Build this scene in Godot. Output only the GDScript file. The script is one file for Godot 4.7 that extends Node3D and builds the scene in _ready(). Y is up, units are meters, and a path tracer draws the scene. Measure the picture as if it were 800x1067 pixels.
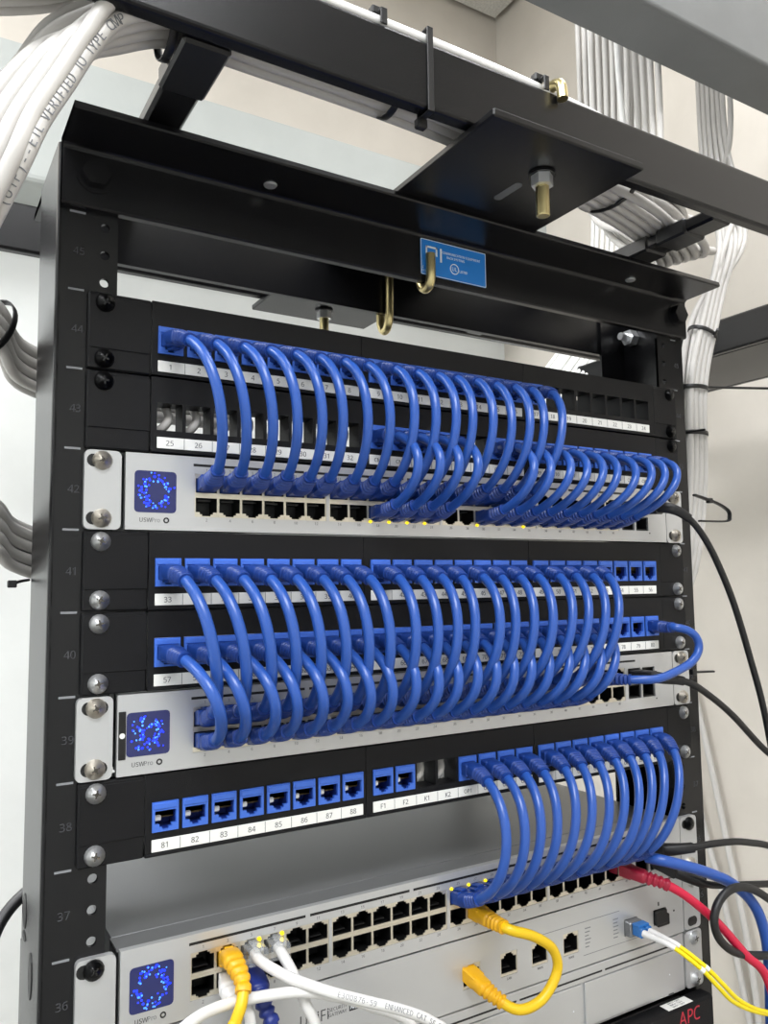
extends Node3D
# A two-post network rack under a cable ladder. Rack coordinates: x right, y up from
# the bottom of rack unit 42, z towards the viewer, z = 0 the front of the posts.
const U := 0.04445
const YO := 1.95          # height of y = 0 above the floor
const FZ := 0.004         # front face of the mounted equipment
var M := {}
var taken := {}
var rng := RandomNumberGenerator.new()

# ---------------------------------------------------------------- mesh builder
class MB:
	var v := PackedVector3Array()
	var n := PackedVector3Array()
	func tri(a: Vector3, b: Vector3, c: Vector3, na: Vector3, nb: Vector3, nc: Vector3) -> void:
		v.append(a); v.append(c); v.append(b)
		n.append(na); n.append(nc); n.append(nb)
	func quad(a: Vector3, b: Vector3, c: Vector3, d: Vector3) -> void:   # counterclockwise seen from outside
		var k := (b - a).cross(c - a)
		if k.length() < 1e-14: k = (c - a).cross(d - a)
		k = k.normalized()
		tri(a, b, c, k, k, k); tri(a, c, d, k, k, k)
	func quad_out(a: Vector3, b: Vector3, c: Vector3, d: Vector3, o: Vector3) -> void:
		if (b - a).cross(c - a).dot((a + b + c + d) * 0.25 - o) < 0.0: quad(a, d, c, b)
		else: quad(a, b, c, d)
	func tri_out(a: Vector3, b: Vector3, c: Vector3, o: Vector3) -> void:
		var k := (b - a).cross(c - a).normalized()
		if k.dot((a + b + c) / 3.0 - o) < 0.0: tri(a, c, b, -k, -k, -k)
		else: tri(a, b, c, k, k, k)
	func box(lo: Vector3, hi: Vector3, bev := 0.0, t := Transform3D.IDENTITY) -> void:
		var c := (lo + hi) * 0.5
		var h := (hi - lo) * 0.5
		var b: float = min(bev, min(h.x, min(h.y, h.z)) * 0.9)
		var o := t * c
		for ax in 3:
			var i := (ax + 1) % 3
			var j := (ax + 2) % 3
			for s in [-1.0, 1.0]:
				var q := []
				for k in [[-1.0, -1.0], [1.0, -1.0], [1.0, 1.0], [-1.0, 1.0]]:
					var p := Vector3.ZERO
					p[ax] = s * h[ax]; p[i] = k[0] * (h[i] - b); p[j] = k[1] * (h[j] - b)
					q.append(t * (c + p))
				quad_out(q[0], q[1], q[2], q[3], o)
			if b > 0.0:
				for si in [-1.0, 1.0]:
					for sj in [-1.0, 1.0]:
						var q := []
						for k in [[i, -1.0], [i, 1.0], [j, 1.0], [j, -1.0]]:
							var p := Vector3.ZERO
							p[ax] = k[1] * (h[ax] - b)
							p[i] = si * (h[i] if k[0] == i else h[i] - b)
							p[j] = sj * (h[j] if k[0] == j else h[j] - b)
							q.append(t * (c + p))
						quad_out(q[0], q[1], q[2], q[3], o)
		if b > 0.0:
			for sx in [-1.0, 1.0]:
				for sy in [-1.0, 1.0]:
					for sz in [-1.0, 1.0]:
						var s := Vector3(sx, sy, sz)
						tri_out(t * (c + s * Vector3(h.x, h.y - b, h.z - b)), t * (c + s * Vector3(h.x - b, h.y, h.z - b)), t * (c + s * Vector3(h.x - b, h.y - b, h.z)), o)
	func sweep(pts: PackedVector3Array, rx: PackedFloat32Array, ry: PackedFloat32Array, sides: int, up: Vector3, ex := 1.0, caps := true, relief := false) -> void:
		# superellipse sections carried along the points without twist; ex < 1 squares the section
		var m := pts.size()
		var prev_t := (pts[1] - pts[0]).normalized()
		var w := (up - prev_t * up.dot(prev_t)).normalized()
		var rings := []
		var norms := []
		for i in m:
			var t := (pts[min(i + 1, m - 1)] - pts[max(i - 1, 0)]).normalized()
			w = (w - t * w.dot(t)).normalized()
			var s := w.cross(t)
			var ring := PackedVector3Array()
			var nr := PackedVector3Array()
			for k in sides:
				var a := TAU * k / sides
				var ca := cos(a)
				var sa := sin(a)
				var px := signf(ca) * pow(absf(ca), ex) * rx[i]
				var py := signf(sa) * pow(absf(sa), ex) * ry[i]
				ring.append(pts[i] + s * px + w * py)
				nr.append((s * px / (rx[i] * rx[i]) + w * py / (ry[i] * ry[i])).normalized())
			rings.append(ring); norms.append(nr)
		if relief:   # normals that follow ribs and tapers
			for i in m:
				var nr2 := PackedVector3Array()
				for k in sides:
					var along: Vector3 = rings[min(i + 1, m - 1)][k] - rings[max(i - 1, 0)][k]
					var around: Vector3 = rings[i][(k + 1) % sides] - rings[i][(k + sides - 1) % sides]
					var q := around.cross(along).normalized()
					if q.dot(norms[i][k]) < 0.0: q = -q
					nr2.append(q)
				norms[i] = nr2
		for i in m - 1:
			for k in sides:
				var k2 := (k + 1) % sides
				tri(rings[i][k], rings[i][k2], rings[i + 1][k2], norms[i][k], norms[i][k2], norms[i + 1][k2])
				tri(rings[i][k], rings[i + 1][k2], rings[i + 1][k], norms[i][k], norms[i + 1][k2], norms[i + 1][k])
		if caps:
			for e in [0, m - 1]:
				var t0: Vector3 = (pts[0] - pts[1]).normalized() if e == 0 else (pts[m - 1] - pts[m - 2]).normalized()
				for k in sides:
					tri_out(pts[e], rings[e][k], rings[e][(k + 1) % sides], pts[e] - t0)
	func tube(pts: PackedVector3Array, r: float, sides := 10, caps := true) -> void:
		var rr := PackedFloat32Array()
		rr.resize(pts.size()); rr.fill(r)
		var up := Vector3.UP
		if absf((pts[1] - pts[0]).normalized().dot(up)) > 0.9: up = Vector3.RIGHT
		sweep(pts, rr, rr, sides, up, 1.0, caps)
	func cyl(a: Vector3, b: Vector3, r0: float, r1 := -1.0, sides := 16, caps := true) -> void:
		if r1 < 0.0: r1 = r0
		var t := (b - a).normalized()
		var up := Vector3.UP if absf(t.y) < 0.9 else Vector3.RIGHT
		var w := (up - t * up.dot(t)).normalized()
		var s := w.cross(t)
		for k in sides:
			var a0 := TAU * k / sides
			var a1 := TAU * (k + 1) / sides
			var d0 := s * cos(a0) + w * sin(a0)
			var d1 := s * cos(a1) + w * sin(a1)
			if sides <= 6:
				quad_out(a + d0 * r0, a + d1 * r0, b + d1 * r1, b + d0 * r1, (a + b) * 0.5)
			else:
				tri(a + d0 * r0, a + d1 * r0, b + d1 * r1, d0, d1, d1)
				tri(a + d0 * r0, b + d1 * r1, b + d0 * r1, d0, d1, d0)
			if caps:
				tri_out(a, a + d0 * r0, a + d1 * r0, b)
				if r1 > 1e-6: tri_out(b, b + d0 * r1, b + d1 * r1, a)
	func prism(poly: PackedVector2Array, z0: float, z1: float, t := Transform3D.IDENTITY) -> void:   # polygon counterclockwise in xy
		if Geometry2D.is_polygon_clockwise(poly): poly.reverse()
		var m := poly.size()
		for i in m:
			var a := poly[i]
			var b := poly[(i + 1) % m]
			quad(t * Vector3(a.x, a.y, z0), t * Vector3(b.x, b.y, z0), t * Vector3(b.x, b.y, z1), t * Vector3(a.x, a.y, z1))
		var ix := Geometry2D.triangulate_polygon(poly)
		var nz := t.basis.z.normalized()
		for i in range(0, ix.size(), 3):
			var q := [poly[ix[i]], poly[ix[i + 1]], poly[ix[i + 2]]]
			if (q[1] - q[0]).cross(q[2] - q[0]) < 0.0: q = [q[0], q[2], q[1]]
			tri(t * Vector3(q[0].x, q[0].y, z1), t * Vector3(q[1].x, q[1].y, z1), t * Vector3(q[2].x, q[2].y, z1), nz, nz, nz)
			tri(t * Vector3(q[0].x, q[0].y, z0), t * Vector3(q[2].x, q[2].y, z0), t * Vector3(q[1].x, q[1].y, z0), -nz, -nz, -nz)
	func grid_plate(x0: float, x1: float, y0: float, y1: float, z0: float, z1: float, holes: Array) -> void:   # holes are Rect2 and may touch
		var xs := [snappedf(x0, 1e-6), snappedf(x1, 1e-6)]
		var ys := [snappedf(y0, 1e-6), snappedf(y1, 1e-6)]
		for h in holes:
			for e in [h.position.x, h.end.x]:
				var q := snappedf(e, 1e-6)
				if not xs.has(q): xs.append(q)
			for e in [h.position.y, h.end.y]:
				var q := snappedf(e, 1e-6)
				if not ys.has(q): ys.append(q)
		xs.sort(); ys.sort()
		var nx := xs.size() - 1
		var ny := ys.size() - 1
		var occ := []
		for j in ny:
			var line := []
			for i in nx:
				var c := Vector2((xs[i] + xs[i + 1]) * 0.5, (ys[j] + ys[j + 1]) * 0.5)
				var solid := true
				for h in holes:
					if h.has_point(c): solid = false; break
				line.append(solid)
			occ.append(line)
		for j in ny:
			var run := -1
			for i in nx + 1:
				var solid: bool = i < nx and occ[j][i]
				if solid and run < 0: run = i
				if not solid and run >= 0:
					var a: float = xs[run]
					var b: float = xs[i]
					quad(Vector3(a, ys[j], z1), Vector3(b, ys[j], z1), Vector3(b, ys[j + 1], z1), Vector3(a, ys[j + 1], z1))
					quad(Vector3(b, ys[j], z0), Vector3(a, ys[j], z0), Vector3(a, ys[j + 1], z0), Vector3(b, ys[j + 1], z0))
					run = -1
			for i in nx:
				if not occ[j][i]: continue
				var a := Vector2(xs[i], ys[j])
				var b := Vector2(xs[i + 1], ys[j + 1])
				if i == 0 or not occ[j][i - 1]: quad(Vector3(a.x, b.y, z0), Vector3(a.x, a.y, z0), Vector3(a.x, a.y, z1), Vector3(a.x, b.y, z1))
				if i == nx - 1 or not occ[j][i + 1]: quad(Vector3(b.x, a.y, z0), Vector3(b.x, b.y, z0), Vector3(b.x, b.y, z1), Vector3(b.x, a.y, z1))
				if j == 0 or not occ[j - 1][i]: quad(Vector3(a.x, a.y, z0), Vector3(b.x, a.y, z0), Vector3(b.x, a.y, z1), Vector3(a.x, a.y, z1))
				if j == ny - 1 or not occ[j + 1][i]: quad(Vector3(b.x, b.y, z0), Vector3(a.x, b.y, z0), Vector3(a.x, b.y, z1), Vector3(b.x, b.y, z1))
	func holed_cell(x0: float, x1: float, y0: float, y1: float, z0: float, z1: float, c: Vector2, r: float, sides := 16) -> void:
		# one rectangular cell of a plate with a round hole through it (front, back and the hole's wall)
		for k in sides:
			var q := []
			for e in [k, k + 1]:
				var a: float = TAU * e / sides + TAU / 16.0
				var d := Vector2(cos(a), sin(a))
				var s := 1e9
				if d.x > 1e-6: s = min(s, (x1 - c.x) / d.x)
				if d.x < -1e-6: s = min(s, (x0 - c.x) / d.x)
				if d.y > 1e-6: s = min(s, (y1 - c.y) / d.y)
				if d.y < -1e-6: s = min(s, (y0 - c.y) / d.y)
				q.append([c + d * r, c + d * s])
			var i0: Vector2 = q[0][0]
			var i1: Vector2 = q[1][0]
			var o0: Vector2 = q[0][1]
			var o1: Vector2 = q[1][1]
			var mid := o1
			# the rectangle's corner, when the two rays end on different sides
			if absf(o0.x - o1.x) > 1e-7 and absf(o0.y - o1.y) > 1e-7:
				mid = Vector2(x1 if maxf(o0.x, o1.x) > x1 - 1e-7 else x0, y1 if maxf(o0.y, o1.y) > y1 - 1e-7 else y0)
			for z in [z0, z1]:
				var far := Vector3(c.x, c.y, z + (-1.0 if z == z1 else 1.0))
				tri_out(Vector3(i0.x, i0.y, z), Vector3(o0.x, o0.y, z), Vector3(i1.x, i1.y, z), far)
				tri_out(Vector3(i1.x, i1.y, z), Vector3(o0.x, o0.y, z), Vector3(o1.x, o1.y, z), far)
				if mid != o1: tri_out(Vector3(o0.x, o0.y, z), Vector3(mid.x, mid.y, z), Vector3(o1.x, o1.y, z), far)
			quad(Vector3(i1.x, i1.y, z0), Vector3(i0.x, i0.y, z0), Vector3(i0.x, i0.y, z1), Vector3(i1.x, i1.y, z1))
	func mesh(m: Material) -> ArrayMesh:
		var arr := []
		arr.resize(Mesh.ARRAY_MAX)
		arr[Mesh.ARRAY_VERTEX] = v
		arr[Mesh.ARRAY_NORMAL] = n
		var am := ArrayMesh.new()
		am.add_surface_from_arrays(Mesh.PRIMITIVE_TRIANGLES, arr)
		am.surface_set_material(0, m)
		return am

# ---------------------------------------------------------------- scene helpers
func numbered(called: String) -> String:
	var k: int = taken.get(called, 0)
	taken[called] = k + 1
	return called if k == 0 else "%s_%03d" % [called, k]

func thing(called: String, label: String, category: String, at: Vector3, group := "") -> Node3D:
	var o := Node3D.new()
	o.name = numbered(called)
	add_child(o)
	o.position = at + Vector3(0, YO, 0)
	o.set_meta("label", label); o.set_meta("category", category)
	if group != "": o.set_meta("group", group)
	o.set_meta("origin", at)
	return o

func put(called: String, mesh: Mesh, parent: Node3D, t := Transform3D.IDENTITY) -> MeshInstance3D:
	# a part; t is in rack coordinates
	var o := MeshInstance3D.new()
	o.name = called
	o.mesh = mesh
	var at := Vector3.ZERO
	var top := parent
	while top.get_parent() != self: top = top.get_parent()
	at = top.get_meta("origin")
	var g := Transform3D(Basis.IDENTITY, -at) * t
	var chain := Transform3D.IDENTITY
	var q := parent
	while q != top:
		chain = q.transform * chain
		q = q.get_parent()
	o.transform = chain.affine_inverse() * g
	parent.add_child(o, true)
	return o

func part(called: String, b: MB, mat: String, parent: Node3D) -> MeshInstance3D:
	return put(called, b.mesh(M[mat]), parent)

func single(called: String, b: MB, mat: String, label: String, category: String, group := "") -> MeshInstance3D:
	var o := MeshInstance3D.new()
	o.name = numbered(called)
	o.mesh = b.mesh(M[mat])
	o.position = Vector3(0, YO, 0)
	add_child(o)
	o.set_meta("label", label); o.set_meta("category", category)
	if group != "": o.set_meta("group", group)
	o.set_meta("origin", Vector3.ZERO)
	return o

func struct(called: String, b: MB, mat: String, label: String) -> MeshInstance3D:
	var o := single(called, b, mat, label, "structure")
	o.set_meta("kind", "structure")
	return o

func off(t: Vector3) -> Transform3D:
	return Transform3D(Basis.IDENTITY, t)

var font: SystemFont
func words(st: SurfaceTool, s: String, height: float, t: Transform3D) -> void:
	var tm := TextMesh.new()
	tm.font = font
	tm.text = s
	tm.font_size = 24
	tm.pixel_size = height / 17.0
	tm.depth = 0.0002
	tm.curve_step = 3.0
	if tm.get_surface_count() > 0:
		st.append_from(tm, 0, t)
		if tm.get_surface_count() > 1:
			for k in range(1, tm.get_surface_count()): st.append_from(tm, k, t)

func new_words() -> SurfaceTool:
	var st := SurfaceTool.new()
	st.begin(Mesh.PRIMITIVE_TRIANGLES)
	return st

func put_words(called: String, st: SurfaceTool, mat: String, parent: Node3D) -> void:
	var m := st.commit()
	if m.get_surface_count() == 0: return
	m.surface_set_material(0, M[mat])
	put(called, m, parent)

func spline(p: Array, per := 8) -> PackedVector3Array:
	var out := PackedVector3Array()
	for i in p.size() - 1:
		var a: Vector3 = p[max(i - 1, 0)]
		var b: Vector3 = p[i]
		var c: Vector3 = p[i + 1]
		var d: Vector3 = p[min(i + 2, p.size() - 1)]
		for k in per:
			out.append(b.cubic_interpolate(c, a, d, float(k) / per))
	out.append(p[p.size() - 1])
	return out

func mat(called: String, c: Color, rough := 0.5, metal := 0.0) -> StandardMaterial3D:
	var m := StandardMaterial3D.new()
	m.albedo_color = c
	m.roughness = rough
	m.metallic = metal
	M[called] = m
	return m

func grain(m: StandardMaterial3D, freq: float, tile: float, strength: float, seed_: int) -> void:
	# fine surface relief, in world space
	var f := FastNoiseLite.new()
	f.seed = seed_
	f.frequency = freq
	f.noise_type = FastNoiseLite.TYPE_SIMPLEX
	f.fractal_octaves = 3
	var t := NoiseTexture2D.new()
	t.width = 256; t.height = 256
	t.seamless = true
	t.as_normal_map = true
	t.bump_strength = 4.0
	t.noise = f
	m.normal_enabled = true
	m.normal_texture = t
	m.normal_scale = strength
	m.uv1_triplanar = true
	m.uv1_world_triplanar = true
	m.uv1_scale = Vector3.ONE / tile

func tint(m: StandardMaterial3D, a: Color, b: Color, freq: float, tile: float, seed_: int) -> void:
	# mottled base colour between a and b
	var f := FastNoiseLite.new()
	f.seed = seed_
	f.frequency = freq
	f.fractal_octaves = 4
	var g := Gradient.new()
	g.set_color(0, a); g.set_color(1, b)
	var t := NoiseTexture2D.new()
	t.width = 256; t.height = 256
	t.seamless = true
	t.noise = f
	t.color_ramp = g
	m.albedo_color = Color.WHITE
	m.albedo_texture = t
	m.uv1_triplanar = true
	m.uv1_world_triplanar = true
	m.uv1_scale = Vector3.ONE / tile

# ---------------------------------------------------------------- materials
func materials() -> void:
	var m := mat("rack_black", Color8(15, 15, 17), 0.26)
	m.metallic_specular = 0.42
	grain(m, 0.09, 0.02, 0.12, 3)
	m = mat("panel_black", Color8(20, 20, 22), 0.46)
	m.metallic_specular = 0.32
	grain(m, 0.12, 0.02, 0.2, 5)
	mat("socket_black", Color8(12, 12, 13), 0.45)
	mat("rubber_black", Color8(20, 20, 22), 0.45)
	mat("tie_black", Color8(16, 16, 18), 0.4)
	mat("screw_black", Color8(20, 20, 21), 0.28, 0.5)
	m = mat("silver", Color8(196, 197, 198), 0.36, 0.6)
	grain(m, 0.2, 0.012, 0.06, 8)
	m = mat("chassis_grey", Color8(128, 129, 131), 0.34, 0.6)
	grain(m, 0.2, 0.012, 0.06, 9)
	mat("port_metal", Color8(214, 208, 192), 0.28, 0.8)
	mat("screw_zinc", Color8(236, 237, 238), 0.28, 0.8)
	mat("screw_nickel", Color8(214, 206, 192), 0.32, 0.8)
	mat("bolt_gold", Color8(205, 190, 140), 0.3, 0.95)
	mat("recess_dark", Color8(92, 88, 82), 0.5, 0.6)
	mat("cable_blue", Color8(41, 82, 163), 0.30)
	mat("plug_blue", Color8(28, 61, 136), 0.36)
	mat("jack_blue", Color8(62, 108, 206), 0.42)
	mat("contact_gold", Color8(120, 102, 66), 0.4, 0.9)
	mat("cable_white", Color8(196, 193, 189), 0.42)
	mat("cable_white_lit", Color8(232, 232, 229), 0.42)  # lit copy of the white jacket, the stronger light put into its colour
	mat("cord_white", Color8(222, 221, 219), 0.38)
	mat("cable_yellow", Color8(224, 184, 18), 0.38)
	mat("plug_yellow", Color8(222, 166, 20), 0.4)
	mat("cable_red", Color8(196, 26, 62), 0.38)
	mat("plug_red", Color8(150, 22, 50), 0.4)
	mat("cable_navy", Color8(24, 44, 122), 0.38)
	mat("fiber_yellow", Color8(238, 214, 12), 0.4)
	mat("connector_blue", Color8(40, 104, 172), 0.38)
	mat("print_grey", Color8(128, 130, 134), 0.6)
	mat("print_faint", Color8(104, 106, 110), 0.6)
	mat("print_worn", Color8(58, 59, 63), 0.6)
	mat("print_dark", Color8(70, 70, 74), 0.6)
	mat("print_black", Color8(22, 22, 24), 0.6)
	mat("print_white", Color8(235, 240, 245), 0.55)
	mat("print_red", Color8(190, 40, 62), 0.5)
	mat("label_white", Color8(236, 236, 232), 0.5)
	mat("label_blue", Color8(36, 128, 214), 0.4)
	m = mat("screen_glass", Color8(30, 34, 74), 0.15)
	m.emission_enabled = true; m.emission = Color8(36, 42, 110); m.emission_energy_multiplier = 0.35
	m = mat("screen_dot", Color8(20, 40, 220), 0.4)
	m.emission_enabled = true; m.emission = Color8(20, 48, 255); m.emission_energy_multiplier = 2.2
	m = mat("screen_dot_bright", Color8(60, 120, 250), 0.4)
	m.emission_enabled = true; m.emission = Color8(70, 140, 255); m.emission_energy_multiplier = 2.0
	m = mat("led_yellow", Color8(250, 220, 20), 0.4)
	m.emission_enabled = true; m.emission = Color8(255, 225, 20); m.emission_energy_multiplier = 1.2
	m = mat("clear_plastic", Color8(235, 240, 245), 0.08)
	m.transparency = BaseMaterial3D.TRANSPARENCY_ALPHA
	m.albedo_color = Color(0.9, 0.92, 0.94, 0.16)
	m = mat("wall_white", Color8(236, 238, 236), 0.75)
	tint(m, Color8(222, 224, 222), Color8(230, 232, 230), 0.02, 0.8, 21)
	m = mat("wall_cream", Color8(222, 212, 196), 0.75)
	tint(m, Color8(207, 200, 190), Color8(216, 209, 199), 0.02, 0.8, 22)
	m = mat("duct_paint", Color8(196, 200, 196), 0.55)
	tint(m, Color8(176, 180, 177), Color8(184, 188, 185), 0.015, 0.5, 23)
	m = mat("wireway_paint", Color8(172, 174, 173), 0.5)
	tint(m, Color8(108, 110, 111), Color8(115, 117, 118), 0.015, 0.5, 25)
	m = mat("ceiling_tile", Color8(222, 220, 214), 0.9)
	tint(m, Color8(196, 194, 188), Color8(228, 226, 220), 0.16, 0.25, 24)
	m = mat("floor_tile", Color8(150, 146, 140), 0.5)
	tint(m, Color8(140, 136, 130), Color8(160, 156, 150), 0.05, 0.6, 26)
	m = mat("lamp_glow", Color8(255, 253, 248), 0.6)
	m.emission_enabled = true; m.emission = Color8(250, 252, 255); m.emission_energy_multiplier = 3.0

# ---------------------------------------------------------------- camera and light
func camera_and_light() -> void:
	var cam := Camera3D.new()
	cam.name = "camera"
	add_child(cam)
	cam.position = Vector3(-0.323669, -0.031659 + YO, 0.455321)
	cam.rotation = Vector3(0.0906105, -0.540075, -0.0126112)
	cam.fov = 65.23
	cam.near = 0.02
	cam.current = true
	var we := WorldEnvironment.new()
	we.name = "environment"
	var e := Environment.new()
	e.background_mode = Environment.BG_COLOR
	e.background_color = Color(0, 0, 0)
	e.tonemap_mode = Environment.TONE_MAPPER_LINEAR
	e.tonemap_exposure = 1.0
	e.sdfgi_enabled = true; e.ssao_enabled = true; e.ssil_enabled = true
	we.environment = e
	add_child(we)

func ceiling_lamp(at: Vector3, size: Vector2, energy: float, label: String) -> void:
	var t := thing("ceiling_light", label, "light", at, "recessed ceiling light panels")
	var b := MB.new()
	var o := 0.03
	for s in [-1.0, 1.0]:
		b.box(at + Vector3(-size.x / 2 - o, -0.012, s * (size.y / 2 + o / 2) - o / 2), at + Vector3(size.x / 2 + o, 0.0, s * (size.y / 2 + o / 2) + o / 2), 0.002)
		b.box(at + Vector3(s * (size.x / 2 + o / 2) - o / 2, -0.012, -size.y / 2), at + Vector3(s * (size.x / 2 + o / 2) + o / 2, 0.0, size.y / 2), 0.002)
	part("frame", b, "ceiling_tile", t)
	b = MB.new()
	b.box(at + Vector3(-size.x / 2, -0.006, -size.y / 2), at + Vector3(size.x / 2, 0.0, size.y / 2))
	part("diffuser", b, "lamp_glow", t)
	var l := AreaLight3D.new()
	l.name = "panel_light"
	l.area_size = size
	l.light_energy = energy
	l.light_color = Color8(250, 252, 255)
	l.shadow_enabled = true
	l.area_range = 8.0
	t.add_child(l)
	l.position = Vector3(0, -0.02, 0)
	l.rotation = Vector3(-PI / 2, 0, 0)

# ---------------------------------------------------------------- the room
const RX := 0.757
const BZ := -0.84
const CY := 1.2
const LX := -1.9
const FRZ := 2.3
func room() -> void:
	var b := MB.new()
	b.box(Vector3(LX - 0.1, -YO - 0.1, BZ - 0.1), Vector3(RX + 0.1, -YO, FRZ + 0.1))
	struct("floor", b, "floor_tile", "grey tiled floor of the server closet")
	b = MB.new()
	b.box(Vector3(LX - 0.1, CY + 0.02, BZ - 0.1), Vector3(RX + 0.1, CY + 0.12, FRZ + 0.1))
	var c := struct("ceiling", b, "ceiling_tile", "pale suspended ceiling of square tiles")
	for i in 5:
		for j in 6:
			var tb := MB.new()
			var x1 := RX - 0.012 - i * 0.61
			var z0 := BZ + 0.012 + j * 0.61
			if x1 - 0.59 < LX: continue
			tb.box(Vector3(x1 - 0.59, CY, z0), Vector3(x1, CY + 0.019, min(z0 + 0.59, FRZ)), 0.003)
			part("tile", tb, "ceiling_tile", c)
	b = MB.new()
	b.box(Vector3(LX - 0.1, -YO, BZ - 0.1), Vector3(RX + 0.1, 0.62, BZ))
	struct("wall_back", b, "wall_white", "bright white wall behind the rack")
	b = MB.new()
	b.box(Vector3(LX - 0.1, 0.62, BZ - 0.1), Vector3(RX + 0.1, CY + 0.1, BZ))
	struct("wall_back_upper", b, "wall_cream", "cream wall above the grey duct")
	b = MB.new()
	b.box(Vector3(RX, -YO, BZ - 0.1), Vector3(RX + 0.1, CY + 0.1, FRZ + 0.1))
	struct("wall_right", b, "wall_cream", "cream wall beside the rack")
	b = MB.new()
	b.box(Vector3(LX - 0.1, -YO, BZ - 0.1), Vector3(LX, CY + 0.1, FRZ + 0.1))
	struct("wall_left", b, "wall_white", "white wall of the closet")
	b = MB.new()
	b.box(Vector3(LX - 0.1, -YO, FRZ), Vector3(RX + 0.1, CY + 0.1, FRZ + 0.1))
	struct("wall_front", b, "wall_white", "white wall across from the rack")
	# duct along the back wall, unseen left end cut short to let lamplight in
	var prof := PackedVector2Array()   # x = z, y = y
	var y0 := 0.5279
	var z1 := -0.70
	for k in 5:
		var a := -PI / 2 + PI / 2 * k / 4.0
		prof.append(Vector2(z1 - 0.012 + cos(a) * 0.012, y0 + 0.012 + sin(a) * 0.012))
	prof.append(Vector2(z1, 0.7248)); prof.append(Vector2(BZ, 0.7248)); prof.append(Vector2(BZ, y0))
	b = MB.new()
	b.prism(prof, -RX, 0.42, Transform3D(Basis(Vector3(0, 0, 1), Vector3(0, 1, 0), Vector3(-1, 0, 0)), Vector3.ZERO))
	single("air_duct", b, "duct_paint", "pale grey boxed duct running along the wall behind the rack", "duct")
	# wireway overhead
	prof = PackedVector2Array()
	y0 = 0.5
	z1 = -0.0108
	for k in 5:
		var a := -PI / 2 + PI / 2 * k / 4.0
		prof.append(Vector2(z1 - 0.004 + cos(a) * 0.004, y0 + 0.004 + sin(a) * 0.004))
	prof.append(Vector2(z1, y0 + 0.16)); prof.append(Vector2(-0.0652, y0 + 0.16)); prof.append(Vector2(-0.0652, y0))
	b = MB.new()
	b.prism(prof, -RX, 0.9, Transform3D(Basis(Vector3(0, 0, 1), Vector3(0, 1, 0), Vector3(-1, 0, 0)), Vector3.ZERO))
	var t := thing("overhead_wireway", "grey painted metal wireway overhead, above the black cable ladder", "wireway", Vector3(0.2, y0, -0.04))
	part("body", b, "wireway_paint", t)
	b = MB.new()
	for x in [-0.5, 0.6]:
		b.cyl(Vector3(x, y0 + 0.16, -0.038), Vector3(x, CY, -0.038), 0.005, -1, 8)
	part("hanger_rod", b, "screw_zinc", t)

# ---------------------------------------------------------------- the rack frame
func uy(u: int, o := 0.0) -> float:
	return (u - 42) * U + o

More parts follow.
